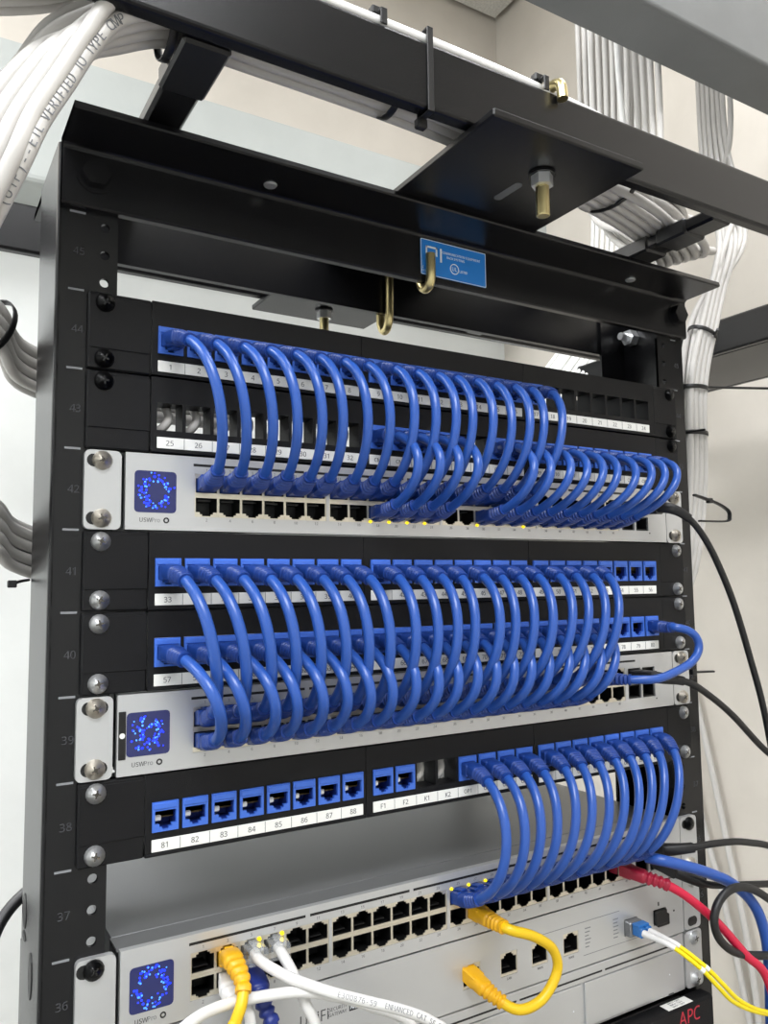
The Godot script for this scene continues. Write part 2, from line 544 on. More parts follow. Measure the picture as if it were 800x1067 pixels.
func rack() -> Node3D:
	var t := thing("equipment_rack", "black two-post steel equipment rack carrying panels and switches", "rack", Vector3(0, -YO, 0))
	for s in [-1.0, 1.0]:
		var b := MB.new()
		var xi: float = s * 0.2255
		var xo: float = s * 0.2570
		var yt := 0.2165
		var x0: float = min(xi, xo)
		var x1: float = max(xi, xo)
		# front flange: round holes where the photograph shows them bare
		var ys := []
		for u in [34, 35, 36, 37, 38, 39, 40, 41, 42, 43, 44, 45]:
			for o in [0.00635, 0.022225, 0.0381]: ys.append(uy(u, o))
		var y := -YO + 0.012
		var first: float = ys[0] - 0.006
		b.box(Vector3(x0, y, -0.0025), Vector3(x1, first, 0.0))
		y = first
		for k in ys.size():
			var nxt: float = ys[k] + 0.0062
			if k + 1 < ys.size(): nxt = (ys[k] + ys[k + 1]) * 0.5
			b.holed_cell(x0, x1, y, nxt, -0.0025, 0.0, Vector2(s * 0.23256, ys[k]), 0.0026)
			y = nxt
		b.box(Vector3(x0, y, -0.0025), Vector3(x1, yt, 0.0))
		part("mounting_flange", b, "rack_black", t)
		b = MB.new()
		# web with a rounded front bend, and the rear flange
		var prof := PackedVector2Array()
		prof.append(Vector2(s * 0.2565, 0.0))
		for k in 4:
			var a := PI / 2 * k / 3.0
			prof.append(Vector2(s * (0.2560 + 0.0022 * sin(a)), -0.0022 + 0.0022 * cos(a)))
		prof.append(Vector2(s * 0.2584, -0.064))
		prof.append(Vector2(s * 0.2570, -0.0665))
		prof.append(Vector2(s * 0.2255, -0.0665)); prof.append(Vector2(s * 0.2255, -0.064))
		prof.append(Vector2(s * 0.2555, -0.064)); prof.append(Vector2(s * 0.2555, -0.0026))
		b.prism(prof, -yt, YO - 0.012, Transform3D(Basis(Vector3(1, 0, 0), Vector3(0, 0, 1), Vector3(0, -1, 0)), Vector3.ZERO))
		part("post", b, "rack_black", t)
		# print on the flange
		b = MB.new()
		var st := new_words()
		for u in range(35, 47):
			var tx := -0.2475 if s < 0 else 0.2455
			if u > 35: b.box(Vector3(tx - 0.0042, uy(u) - 0.0006, 0.0), Vector3(tx + 0.0042, uy(u) + 0.0006, 0.0002)) if s < 0 else b.box(Vector3(tx - 0.003, uy(u) - 0.0005, 0.0), Vector3(tx + 0.003, uy(u) + 0.0005, 0.0002))
			if u < 46: words(st, str(u), 0.0042, off(Vector3(-0.2465 if s < 0 else 0.2485, uy(u, 0.0222), 0.0001)))
		part("unit_mark", b, "print_grey", t)
		put_words("unit_number", st, "print_worn", t)
	# web openings low on the left post
	var hb := MB.new()
	for q in [[-0.052, -0.212, 0.016], [-0.052, -0.2255, 0.004], [-0.026, -0.237, 0.02]]:
		var ring := PackedVector2Array()
		for k in 16:
			var a := TAU * k / 16.0
			ring.append(Vector2(q[0] + cos(a) * 0.006, q[1] + sin(a) * q[2] * 0.6))
		hb.prism(ring, -0.0004, 0.0004, Transform3D(Basis(Vector3(0, 0, 1), Vector3(0, 1, 0), Vector3(-1, 0, 0)), Vector3(-0.2583, 0, 0)))
	part("web_grommet", hb, "socket_black", t)
	# top angles: vertical leg and horizontal leg, with holes
	for f in [1.0, -1.0]:
		var zf: float = 0.0 if f > 0 else -0.0665
		var b := MB.new()
		var prof := PackedVector2Array()   # (z, y)
		var th := 0.0055
		prof.append(Vector2(zf, 0.1795)); prof.append(Vector2(zf + f * (th - 0.001), 0.1795)); prof.append(Vector2(zf + f * th, 0.1805))
		prof.append(Vector2(zf + f * th, 0.2105))
		for k in range(1, 4):
			var a := PI / 2 * k / 4.0
			prof.append(Vector2(zf + f * (th + 0.003 - 0.003 * cos(a)), 0.2105 + 0.003 * sin(a)))
		prof.append(Vector2(zf + f * 0.0085, 0.2135))
		prof.append(Vector2(zf + f * 0.0405, 0.2145)); prof.append(Vector2(zf + f * 0.0412, 0.2155)); prof.append(Vector2(zf + f * 0.0405, 0.2185))
		prof.append(Vector2(zf, 0.2185))
		b.prism(prof, -0.2570, 0.2570, Transform3D(Basis(Vector3(0, 0, 1), Vector3(0, 1, 0), Vector3(1, 0, 0)), Vector3.ZERO))
		part("top_angle", b, "rack_black", t)
	# pale metal discs painting the light seen through holes in the front angle
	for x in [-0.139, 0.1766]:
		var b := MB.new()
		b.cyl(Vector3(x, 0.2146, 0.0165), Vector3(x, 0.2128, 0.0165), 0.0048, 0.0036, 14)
		part("lit_hole", b, "screw_zinc", t)
	for x in [-0.2394, 0.2452]:
		var b := MB.new()
		b.cyl(Vector3(x, 0.1985, 0.005), Vector3(x, 0.1985, 0.0062), 0.0105, -1, 18)
		b.cyl(Vector3(x, 0.1985, 0.0062), Vector3(x, 0.1985, 0.0115), 0.0085, 0.0080, 6)
		part("hex_bolt", b, "rack_black", t)
	var nb := MB.new()
	nb.cyl(Vector3(0.2552, 0.195, -0.052), Vector3(0.247, 0.195, -0.052), 0.0075, -1, 6)
	nb.cyl(Vector3(0.247, 0.195, -0.052), Vector3(0.238, 0.195, -0.052), 0.0035, -1, 12)
	part("nut", nb, "screw_zinc", t)
	# base angles on the floor
	for f in [1.0, -1.0]:
		var b := MB.new()
		b.box(Vector3(-0.2584, -YO, -0.0665 if f < 0 else 0.0), Vector3(0.2584, -YO + 0.075, -0.0725 if f < 0 else 0.006))
		b.box(Vector3(-0.2584, -YO, min(f * 0.0, f * 0.19) - (0.0665 if f < 0 else 0.0)), Vector3(0.2584, -YO + 0.006, max(f * 0.0, f * 0.19) - (0.0665 if f < 0 else 0.0)))
		part("base_angle", b, "rack_black", t)
	# the maker's label
	var plate := MB.new()
	var rr := PackedVector2Array()
	for c in [[0.0342, 0.2087, 0.0], [-0.0202, 0.2087, 90.0], [-0.0202, 0.1857, 180.0], [0.0342, 0.1857, 270.0]]:
		for k in 5:
			var a: float = deg_to_rad(c[2] + 22.5 * k)
			rr.append(Vector2(c[0] + cos(a) * 0.0015, c[1] + sin(a) * 0.0015))
	plate.prism(rr, 0.0054, 0.0059)
	var lab := part("maker_label", plate, "label_blue", t)
	lab.set_meta("label", "blue maker's label with white print")
	var ol := MB.new()
	for q in [[-0.0213, 0.2096, 0.0353, 0.2100], [-0.0213, 0.1844, 0.0353, 0.1848], [-0.0215, 0.1846, -0.0211, 0.2098], [0.0351, 0.1846, 0.0355, 0.2098]]:
		ol.box(Vector3(q[0], q[1], 0.0058), Vector3(q[2], q[3], 0.0060))
	# square bracket emblem and the listing mark's ring
	for q in [[-0.0175, 0.2042, -0.0075, 0.2056], [-0.0175, 0.1950, -0.0161, 0.2056], [-0.0175, 0.1950, -0.0118, 0.1964], [-0.0089, 0.1990, -0.0075, 0.2056], [-0.0052, 0.1955, -0.0037, 0.2056]]:
		ol.box(Vector3(q[0], q[1], 0.0058), Vector3(q[2], q[3], 0.0060))
	var ringp := PackedVector3Array()
	for k in 21: ringp.append(Vector3(0.0072 + cos(TAU * k / 20.0) * 0.0036, 0.1928 + sin(TAU * k / 20.0) * 0.0036, 0.0059))
	ol.tube(ringp, 0.0004, 6, false)
	part("label_emblem", ol, "print_white", lab)
	var st := new_words()
	words(st, "COMMUNICATION EQUIPMENT", 0.0015, off(Vector3(0.0135, 0.2032, 0.0059)))
	words(st, "RACK SYSTEMS", 0.0015, off(Vector3(0.0085, 0.2002, 0.0059)))
	words(st, "UL", 0.0028, off(Vector3(0.0072, 0.1928, 0.0059)))
	words(st, "LISTED", 0.0016, off(Vector3(0.0152, 0.1920, 0.0059)))
	words(st, "C        US", 0.0014, off(Vector3(-0.0160, 0.1895, 0.0059)))
	words(st, "E137099", 0.0012, off(Vector3(-0.0165, 0.1870, 0.0059)))
	put_words("label_print", st, "print_white", lab)
	return t

# ---------------------------------------------------------------- ladder above the rack
func rounded_rect(x0: float, x1: float, y0: float, y1: float, r: float) -> PackedVector2Array:
	var out := PackedVector2Array()
	for c in [[x1 - r, y1 - r, 0.0], [x0 + r, y1 - r, 90.0], [x0 + r, y0 + r, 180.0], [x1 - r, y0 + r, 270.0]]:
		for k in 4:
			var a: float = deg_to_rad(c[2] + 30.0 * k)
			out.append(Vector2(c[0] + cos(a) * r, c[1] + sin(a) * r))
	return out

var ALONG_X := Basis(Vector3(0, 0, 1), Vector3(0, 1, 0), Vector3(-1, 0, 0))
func ladder() -> void:
	var t := thing("cable_ladder", "black steel cable ladder resting on top of the rack", "cable ladder", Vector3(0, 0.2235, 0))
	for z in [0.118, -0.187]:
		var b := MB.new()
		b.prism(rounded_rect(z - 0.0095, z, 0.2235, 0.2617, 0.0022), -0.42, 0.45, Transform3D(ALONG_X, Vector3.ZERO))
		part("side_rail", b, "rack_black", t)
	for x in [-0.209, 0.17]:
		var b := MB.new()
		b.box(Vector3(x - 0.0105, 0.2238, -0.187), Vector3(x + 0.0105, 0.2333, 0.1086), 0.0018)
		part("rung", b, "rack_black", t)
	# hook and loop straps wrapped round the rungs
	for q in [[-0.209, 0.064, 0.108], [0.17, 0.012, 0.05], [0.17, 0.058, 0.085]]:
		var b := MB.new()
		b.box(Vector3(q[0] - 0.0120, 0.2224, q[1]), Vector3(q[0] + 0.0120, 0.2344, q[2]), 0.0015)
		part("strap", b, "tie_black", t)
	# ladder crossing at the right
	t = thing("cable_ladder", "black steel cable ladder crossing beyond the right post", "cable ladder", Vector3(0.5, 0.2235, 0))
	for x in [0.455, 0.60]:
		var b := MB.new()
		b.box(Vector3(x, 0.2235, -0.6), Vector3(x + 0.0095, 0.2617, 0.6), 0.002)
		part("side_rail", b, "rack_black", t)
	var pb := MB.new()
	pb.box(Vector3(0.4645, 0.2235, -0.30), Vector3(0.60, 0.2295, 0.3), 0.001)
	part("tray_plate", pb, "rack_black", t)
	# mounting plate between rack top and ladder
	var b2 := MB.new()
	b2.box(Vector3(-0.061, 0.2186, -0.212), Vector3(0.0560, 0.2234, 0.137), 0.0009)
	t = thing("mounting_plate", "flat black steel plate clamping the ladder to the rack top", "plate", Vector3(0, 0.2186, 0))
	part("plate", b2, "rack_black", t)
	b2 = MB.new()
	var slot := PackedVector2Array()
	for k in 12:
		var a := TAU * k / 12.0
		slot.append(Vector2((0.009 if cos(a) > 0 else -0.009) + cos(a) * 0.0033, sin(a) * 0.0033))
	b2.prism(slot, -0.0002, 0.0002, Transform3D(Basis(Vector3(0, 0, 1), Vector3(1, 0, 0), Vector3(0, 1, 0)), Vector3(0.0, 0.2185, 0.075)))
	part("slot", b2, "chassis_grey", t)
	# hooked bolts
	hook_bolt("threaded hook bolt over the front ladder rail, its nut below the plate", [Vector3(0.004, 0.192, 0.1025), Vector3(0.004, 0.23, 0.1025), Vector3(0.004, 0.258, 0.1025), Vector3(0.004, 0.2655, 0.106), Vector3(0.004, 0.2685, 0.114), Vector3(0.004, 0.2655, 0.121), Vector3(0.004, 0.256, 0.1225)], 0.214, "rounded")
	hook_bolt("brass coloured hook bolt gripping the rack's front top angle over the blue label", [Vector3(-0.0155, 0.232, -0.0040), Vector3(-0.0155, 0.19, -0.0040), Vector3(-0.0155, 0.1800, -0.0030), Vector3(-0.0155, 0.1755, 0.0027), Vector3(-0.0155, 0.1800, 0.0085), Vector3(-0.0155, 0.1985, 0.0090)], 0.2265, "")
	hook_bolt("brass coloured hook bolt gripping the rack's rear top angle", [Vector3(-0.006, 0.232, -0.0625), Vector3(-0.006, 0.19, -0.0625), Vector3(-0.006, 0.173, -0.064), Vector3(-0.006, 0.167, -0.0695), Vector3(-0.006, 0.173, -0.0755), Vector3(-0.006, 0.19, -0.076)], 0.2265, "")
	hook_bolt("hook bolt under the rear end of the mounting plate", [Vector3(-0.003, 0.1985, -0.1815), Vector3(-0.003, 0.23, -0.1815), Vector3(-0.003, 0.258, -0.1815), Vector3(-0.003, 0.2655, -0.185), Vector3(-0.003, 0.2685, -0.192), Vector3(-0.003, 0.2655, -0.199), Vector3(-0.003, 0.254, -0.2005)], 0.214, "rounded")

func hook_bolt(label: String, pts: Array, nut_y: float, kind: String) -> void:
	var p: Vector3 = pts[0]
	var t := thing("hook_bolt", label, "bolt", p)
	var b := MB.new()
	b.tube(spline(pts, 6), 0.0034, 12)
	part("hook", b, "bolt_gold", t)
	if kind == "rounded":
		# thread on the straight end, nut and washer under the plate
		b = MB.new()
		var pp := PackedVector3Array()
		var rr := PackedFloat32Array()
		for k in 41:
			pp.append(Vector3(p.x, p.y - 0.0006 + (nut_y - 0.002 - p.y) * k / 40.0, p.z))
			rr.append(0.0034 if k % 2 == 0 else 0.0043)
		b.sweep(pp, rr, rr, 12, Vector3.RIGHT, 1.0, true, true)
		part("thread", b, "bolt_gold", t)
		b = MB.new()
		b.cyl(Vector3(p.x, 0.2186, p.z), Vector3(p.x, 0.2172, p.z), 0.0082, -1, 18)
		part("washer", b, "screw_black", t)
		b = MB.new()
		b.cyl(Vector3(p.x, 0.2172, p.z), Vector3(p.x, 0.2105, p.z), 0.0068, -1, 6)
		part("nut", b, "screw_zinc", t)
	else:
		b = MB.new()
		b.cyl(Vector3(p.x, 0.2236, p.z), Vector3(p.x, 0.2296, p.z), 0.0068, -1, 6)
		part("nut", b, "screw_zinc", t)

# ---------------------------------------------------------------- fasteners
var screw_mesh := {}
func screw(kind: String, x: float, y: float, parent: Node3D, z := FZ, turn := 0.3) -> void:
	if not screw_mesh.has(kind):
		var b := MB.new()
		var R := 0.0053
		var prev := [R, 0.0]
		for q in [[R, 0.0012], [R * 0.86, 0.0023], [R * 0.55, 0.003], [R * 0.2, 0.0033], [0.0, 0.0033]]:
			b.cyl(Vector3(0, 0, prev[1]), Vector3(0, 0, q[1]), prev[0], max(q[0], 1e-5), 16, false)
			prev = q
		var h := MB.new()
		h.box(Vector3(-0.0022, -0.0004, 0.0020), Vector3(0.0022, 0.0004, 0.0033))
		h.box(Vector3(-0.0004, -0.0022, 0.0020), Vector3(0.0004, 0.0022, 0.0033))
		screw_mesh[kind] = [b.mesh(M[kind]), h.mesh(M["recess_dark" if kind != "screw_black" else "socket_black"])]
	var s := put("screw", screw_mesh[kind][0], parent, Transform3D(Basis(Vector3(0, 0, 1), turn), Vector3(x, y, z)))
	put("cross_recess", screw_mesh[kind][1], s, Transform3D(Basis(Vector3(0, 0, 1), turn), Vector3(x, y, z)))

# ---------------------------------------------------------------- patch panels
const JX := 0.01675
const MOD := [-0.203, -0.0639, 0.0741]
func jack_x(i: int) -> float:
	return MOD[i / 8] + 0.00725 + JX * (i % 8)
func jack_y(u: int) -> float:
	return uy(u, 0.0213)

var jack_mesh: Array = []
func make_jack() -> void:
	# keystone jack: blue face with a stepped opening, dark inside, gold contacts
	var b := MB.new()
	b.grid_plate(-0.00725, 0.00725, -0.0079, 0.0079, -0.0010, 0.0012, [Rect2(-0.0058, -0.0040, 0.0116, 0.0072), Rect2(-0.0033, -0.0056, 0.0066, 0.0016), Rect2(-0.0018, -0.0068, 0.0036, 0.0012)])
	b.box(Vector3(-0.0066, 0.0042, 0.0008), Vector3(0.0066, 0.0074, 0.0019), 0.0004)
	var inn := MB.new()
	inn.box(Vector3(-0.0066, -0.0074, -0.016), Vector3(0.0066, 0.0040, -0.0125))
	for s in [-1.0, 1.0]:
		inn.box(Vector3(s * 0.0062 - 0.0004, -0.0074, -0.0125), Vector3(s * 0.0062 + 0.0004, 0.0040, -0.0009))
		inn.box(Vector3(-0.0066, s * 0.0055 - 0.0016 - 0.0003, -0.0125), Vector3(0.0066, s * 0.0055 - 0.0016 + 0.0003, -0.0009))
	var g := MB.new()
	for k in 8:
		var x := -0.0036 + k * 0.00102
		g.box(Vector3(x - 0.0002, 0.0018, -0.0045), Vector3(x + 0.0002, 0.0023, -0.0125))
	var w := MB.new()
	w.box(Vector3(-0.0057, -0.0033, -0.0100), Vector3(-0.0012, -0.0002, -0.0030), 0.0006)  # pale block painting the light reflected inside the socket
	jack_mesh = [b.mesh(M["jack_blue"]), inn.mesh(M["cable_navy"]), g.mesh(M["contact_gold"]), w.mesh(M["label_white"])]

func patch_panel(u: int, label: String, jacks: Array, texts: Array, screws: Array, plugged := []) -> Node3D:
	var t := thing("patch_bay", label, "patch bay", Vector3(0, uy(u), 0))
	var y0 := uy(u, 0.0005)
	var y1 := uy(u, U - 0.0005)
	var ends := [[-0.2065, -0.0690], [-0.0686, 0.0704], [0.0708, 0.2125]]
	for s in 2:
		var b := MB.new()
		var xa := -0.2413 if s == 0 else 0.2129
		var xb := -0.2069 if s == 0 else 0.2413
		b.box(Vector3(xa, y0, 0.0002), Vector3(xb, y1, FZ - 0.0006), 0.0007)
		b.box(Vector3(xa + (0.0005 if s == 0 else 0.0), y0 + 0.0115, FZ - 0.0008), Vector3(xb - (0.0005 if s == 1 else 0.0), y1 - 0.0018, FZ), 0.0005)
		part("mounting_ear", b, "panel_black", t)
	for k in 3:
		var holes := []
		for i in range(k * 8, k * 8 + 8):
			holes.append(Rect2(jack_x(i) - 0.0073, jack_y(u) - 0.0080, 0.0146, 0.0160))
		var b := MB.new()
		b.grid_plate(ends[k][0], ends[k][1], y0, y1, -0.010, FZ, holes)
		# the moulded ledge along the bottom
		b.box(Vector3(ends[k][0], y0, 0.0002), Vector3(ends[k][1], y0 + 0.0016, FZ + 0.0008), 0.0003)
		var face := part("face_plate", b, "panel_black", t)
		b = MB.new()
		var lx0: float = MOD[k]
		var lx1: float = MOD[k] + 7 * JX + 0.0145
		b.box(Vector3(lx0, uy(u, 0.0028), FZ - 0.0004), Vector3(lx1, uy(u, 0.0093), FZ + 0.0006), 0.0002)
		var strip := part("label_strip", b, "label_white", face)
		var st := new_words()
		for i in 8:
			var s: String = texts[k * 8 + i]
			if s != "":
				words(st, s, 0.0030 if s.length() < 3 else 0.0026, off(Vector3(jack_x(k * 8 + i), uy(u, 0.0060), FZ + 0.0006)))
		put_words("printed_numbers", st, "print_dark", face)
		b = MB.new()
		for i in range(1, 8):
			var x: float = jack_x(k * 8 + i) - JX * 0.5
			b.box(Vector3(x - 0.00015, uy(u, 0.0030), FZ + 0.0005), Vector3(x + 0.00015, uy(u, 0.0091), FZ + 0.0007))
		part("label_lines", b, "print_faint", face)
	var gap_strip := MB.new()  # added strips that keep background light out of the gaps between panels
	gap_strip.box(Vector3(-0.2245, uy(u), -0.012), Vector3(0.2245, uy(u, 0.0018), -0.0030))
	gap_strip.box(Vector3(-0.2245, uy(u, U - 0.0018), -0.012), Vector3(0.2245, uy(u + 1), -0.0030))
	part("gap_backing", gap_strip, "rack_black", t).set_meta("label", "black strips added behind the panel edges to close the gaps to light")
	for i in 24:
		if jacks[i]:
			var tr := off(Vector3(jack_x(i), jack_y(u), FZ))
			var j := put("keystone_jack", jack_mesh[0], t, tr)
			put("socket", jack_mesh[1], j, tr)
			if not plugged.has(i):
				put("contacts", jack_mesh[2], j, tr)
				if i < 10 and u == 38: put("painted_glint", jack_mesh[3], j, tr)  # painted reflection in the open jacks
	for q in screws:
		if q[2] == "": continue
		screw(q[2], q[0] * 0.23256, uy(u, q[1]), t, FZ - 0.0006, q[0] * 0.5 + u)
	return t

# ---------------------------------------------------------------- switches
const BLK := [-0.1807, -0.0935, -0.0063, 0.0809]
const CW := 0.01418
func port_x(c: int) -> float:
	return BLK[c / 6] + 0.00005 + CW * (c % 6 + 0.5)
func port_y(u: int, row: int) -> float:   # row 0 upper, 1 lower
	return uy(u, 0.0278 if row == 0 else 0.0152)

var port_mesh: Array = []
func make_port() -> void:
	# metal shell with the latch notch at the top (upper row) or the bottom (lower row)
	for row in 2:
		var f := 1.0 if row == 0 else -1.0
		var holes := [Rect2(-0.0064, -0.0048 if row == 0 else -0.0036, 0.0128, 0.0084)]
		holes.append(Rect2(-0.0040, 0.0036 if row == 0 else -0.0048, 0.0080, 0.0012))
		holes.append(Rect2(-0.0026, 0.0048 if row == 0 else -0.0058, 0.0052, 0.0010))
		var b := MB.new()
		b.grid_plate(-0.00705, 0.00705, -0.0062, 0.0062, -0.0004, 0.0004, holes)
		var k := MB.new()
		k.box(Vector3(-0.0068, -0.0061, -0.0160), Vector3(0.0068, 0.0061, -0.0140))
		for s in [-1.0, 1.0]:
			k.box(Vector3(s * 0.0067 - 0.0002, -0.0061, -0.0140), Vector3(s * 0.0067 + 0.0002, 0.0061, -0.0005))
			k.box(Vector3(-0.0068, s * 0.0060 - 0.0001, -0.0140), Vector3(0.0068, s * 0.0060 + 0.0001, -0.0005))
		k.box(Vector3(-0.0040, -f * 0.0036 - 0.0004, -0.0130), Vector3(0.0040, -f * 0.0036 + 0.0004, -0.0040))
		port_mesh.append([b.mesh(M["port_metal"]), k.mesh(M["socket_black"])])

func switch(u: int, dx: float, label: String, opt: Dictionary) -> Node3D:
	var t := thing("network_switch", label, "switch", Vector3(0, uy(u), 0))
	var y0 := uy(u, 0.0006)
	var y1 := uy(u, U - 0.0006)
	var holes := []
	for k in 4:
		holes.append(Rect2(BLK[k], uy(u, 0.0088), 0.0852, 0.0252))
	var sfp := []
	for c in 2:
		for r in 2:
			var q := Rect2(0.1695 + c * 0.0162, uy(u, 0.0222 if r == 0 else 0.0096), 0.0142, 0.0110)
			sfp.append(q); holes.append(q)
	var b := MB.new()
	b.grid_plate(-0.2200 + dx, 0.2215, y0, y1, 0.0, FZ, holes)
	var face := part("front_panel", b, "silver", t)
	b = MB.new()
	b.box(Vector3(-0.2195, y0 + 0.0003, -0.285), Vector3(0.2205, y1 - 0.0003, -0.0165), 0.001)
	b.box(Vector3(-0.2195, y1 - 0.0015, -0.0165), Vector3(0.2205, y1 - 0.0003, 0.0))
	b.box(Vector3(-0.2195, y0 + 0.0003, -0.0165), Vector3(0.2205, y0 + 0.0015, 0.0))
	part("chassis", b, "chassis_grey", t)
	for s in [-1.0, 1.0]:
		b = MB.new()
		var xa: float = -0.2418 + dx * 0.6 if s < 0 else 0.2222
		var xb: float = -0.2222 + dx if s < 0 else 0.2418
		b.prism(rounded_rect(xa, xb, y0 - 0.0003, y1, 0.003), 0.0002, FZ)
		var ear := part("mounting_ear", b, "silver", t)
		for o in [0.0381, 0.00635]:
			b = MB.new()
			var sl := PackedVector2Array()
			for k in 16:
				var a := TAU * k / 16.0
				sl.append(Vector2(s * 0.23256 + (0.002 if cos(a) > 0 else -0.0045) + cos(a) * 0.0036, uy(u, o) + sin(a) * 0.0036))
			b.prism(sl, FZ - 0.0006, FZ + 0.0001)
			part("ear_slot", b, "socket_black", ear)
	for q in opt.screws:
		screw(q[2], q[0] * 0.23256 + (dx * 0.4 if q[0] < 0 else 0.0), uy(u, q[1]), t, FZ, q[0] * 0.8 + u)
	# port blocks
	for k in 4:
		b = MB.new()
		b.grid_plate(BLK[k], BLK[k] + 0.0852, uy(u, 0.0088), uy(u, 0.0340), -0.002, FZ - 0.0006, [Rect2(BLK[k] + 0.0003, uy(u, 0.0090), 0.0846, 0.0121), Rect2(BLK[k] + 0.0003, uy(u, 0.0218), 0.0846, 0.0120)])
		var blk := part("port_block", b, "port_metal", t)
		for c in range(k * 6, k * 6 + 6):
			for r in 2:
				var tr := off(Vector3(port_x(c), port_y(u, r), FZ - 0.0008))
				var shell := put("port", port_mesh[r][0], blk, tr)
				shell.set_meta("label", "metal framed network port")
				var inside := put("port_socket", port_mesh[r][1], blk, tr)
				inside.set_meta("label", "black inside of the port")
	for q in sfp:
		b = MB.new()
		b.grid_plate(q.position.x + 0.0004, q.end.x - 0.0004, q.position.y + 0.0004, q.end.y - 0.0004, -0.012, FZ - 0.0012, [Rect2(q.position.x + 0.0012, q.position.y + 0.0012, q.size.x - 0.0024, q.size.y - 0.0024)])
		b.box(Vector3(q.position.x + 0.0010, q.position.y + 0.0010, -0.014), Vector3(q.end.x - 0.0010, q.end.y - 0.0010, -0.006))
		part("fibre_slot", b, "socket_black", t)
	# status bars above the ports
	b = MB.new()
	for k in 5:
		var x0: float = -0.1816 + k * 0.0735
		b.box(Vector3(x0, uy(u, 0.0382), FZ - 0.0006), Vector3(min(x0 + 0.0705, 0.178), uy(u, 0.0397), FZ + 0.0001))
	part("vent_line", b, "socket_black", t)
	# display
	var cx := -0.2033 + dx
	var cy := uy(u, 0.0222)
	b = MB.new()
	b.prism(rounded_rect(cx - 0.0118, cx + 0.0118, cy - 0.0118, cy + 0.0118, 0.0022), FZ - 0.0006, FZ + 0.0002)
	var scr := part("display", b, "screen_glass", t)
	rng.seed = 1000 + u
	var d1 := MB.new()
	var d2 := MB.new()
	for k in 95:
		var a := rng.randf() * TAU
		var r := 0.0078 + rng.randfn(0.0, 0.0014)
		if u == 39: r = 0.0066 + rng.randfn(0.0, 0.0020)
		var p := Vector3(cx + cos(a) * clampf(r, 0.003, 0.0110), cy + sin(a) * clampf(r, 0.003, 0.0110), FZ + 0.0002)
		if u == 36:
			p.x = cx + clampf(p.x - cx, -0.0105, 0.0105); p.y = cy + clampf((p.y - cy) * 1.15, -0.0105, 0.0105)
		var rad := 0.00042 + rng.randf() * 0.0003
		if k % 3 == 0: d2.cyl(p, p + Vector3(0, 0, 0.00008), rad * 0.8, -1, 8)
		else: d1.cyl(p, p + Vector3(0, 0, 0.00006), rad, -1, 8)
	part("display_dots", d1, "screen_dot", scr)
	part("display_highlights", d2, "screen_dot_bright", scr)
	if opt.get("tab", false):
		b = MB.new()
		b.box(Vector3(cx - 0.0160, cy - 0.0128, FZ), Vector3(cx - 0.0121, cy + 0.0128, FZ + 0.0006), 0.0003)
		part("display_clip", b, "socket_black", t)
		b = MB.new()
		b.cyl(Vector3(cx - 0.0141, cy, FZ + 0.0005), Vector3(cx - 0.0141, cy, FZ + 0.0008), 0.0015, -1, 14)
		part("clip_dot", b, "label_white", t)
	# print
	var st := new_words()
	words(st, "USW", 0.0024, off(Vector3(cx - 0.0055, uy(u, 0.0062), FZ)))
	put_words("model_print", st, "print_black", t)
	st = new_words()
	words(st, "Pro", 0.0024, off(Vector3(cx + 0.0003, uy(u, 0.0062), FZ)))
	for c in 24:
		for r in 2:
			words(st, str(c * 2 + 1 + r), 0.0013, off(Vector3(port_x(c), uy(u, 0.0362 if r == 0 else 0.0070), FZ)))
	put_words("port_numbers", st, "print_faint", t)
	b = MB.new()
	var ring := PackedVector3Array()
	for k in 17: ring.append(Vector3(cx + 0.0062 + cos(TAU * k / 16.0) * 0.0013, uy(u, 0.0062) + sin(TAU * k / 16.0) * 0.0013, FZ))
	b.tube(ring, 0.00045, 6, false)
	part("emblem", b, "print_black", t)
	b = MB.new()
	b.box(Vector3(0.2005, uy(u, 0.0072), FZ - 0.0002), Vector3(0.2020, uy(u, 0.0082), FZ + 0.0001))
	part("reset_hole", b, "print_black", t)
	if opt.has("leds"):
		for q in opt.leds:
			b = MB.new()
			var lx: float = port_x(q[0]) - 0.0055
			var ly: float = port_y(u, q[1]) + (0.0058 if q[1] == 0 else -0.0058)
			b.cyl(Vector3(lx, ly, FZ - 0.0008), Vector3(lx, ly, FZ + 0.0008), 0.0012, 0.0009, 10)
			part("link_light", b, "led_yellow", t)
	if opt.has("two_leds"):
		for c in opt.two_leds:
			b = MB.new()
			for q in [[0.0048, 0.0050], [0.0048, 0.0012]]:
				b.cyl(Vector3(port_x(c) + q[0], port_y(u, 0) + q[1], FZ - 0.0008), Vector3(port_x(c) + q[0], port_y(u, 0) + q[1], FZ + 0.0010), 0.0013, 0.0009, 10)
			part("link_light", b, "led_yellow", t)
	return t

# ---------------------------------------------------------------- patch cords
var plug_mesh := {}
func plug(kind: String, parent: Node3D, at: Vector3, dir: Vector3, clip: float) -> void:
	# square plug body with its clip, pointing along dir out of the socket
	if not plug_mesh.has(kind):
		var b := MB.new()
		b.box(Vector3(-0.0056, -0.0041, -0.009), Vector3(0.0056, 0.0041, 0.0075), 0.0006)
		b.box(Vector3(-0.0026, 0.0040, -0.006), Vector3(0.0026, 0.0056, 0.0075), 0.0005)
		plug_mesh[kind] = b.mesh(M[kind])
	var z := dir.normalized()
	var y := (Vector3.UP * clip - z * z.dot(Vector3.UP * clip)).normalized()
	put("plug", plug_mesh[kind], parent, Transform3D(Basis(y.cross(z), y, z), at))

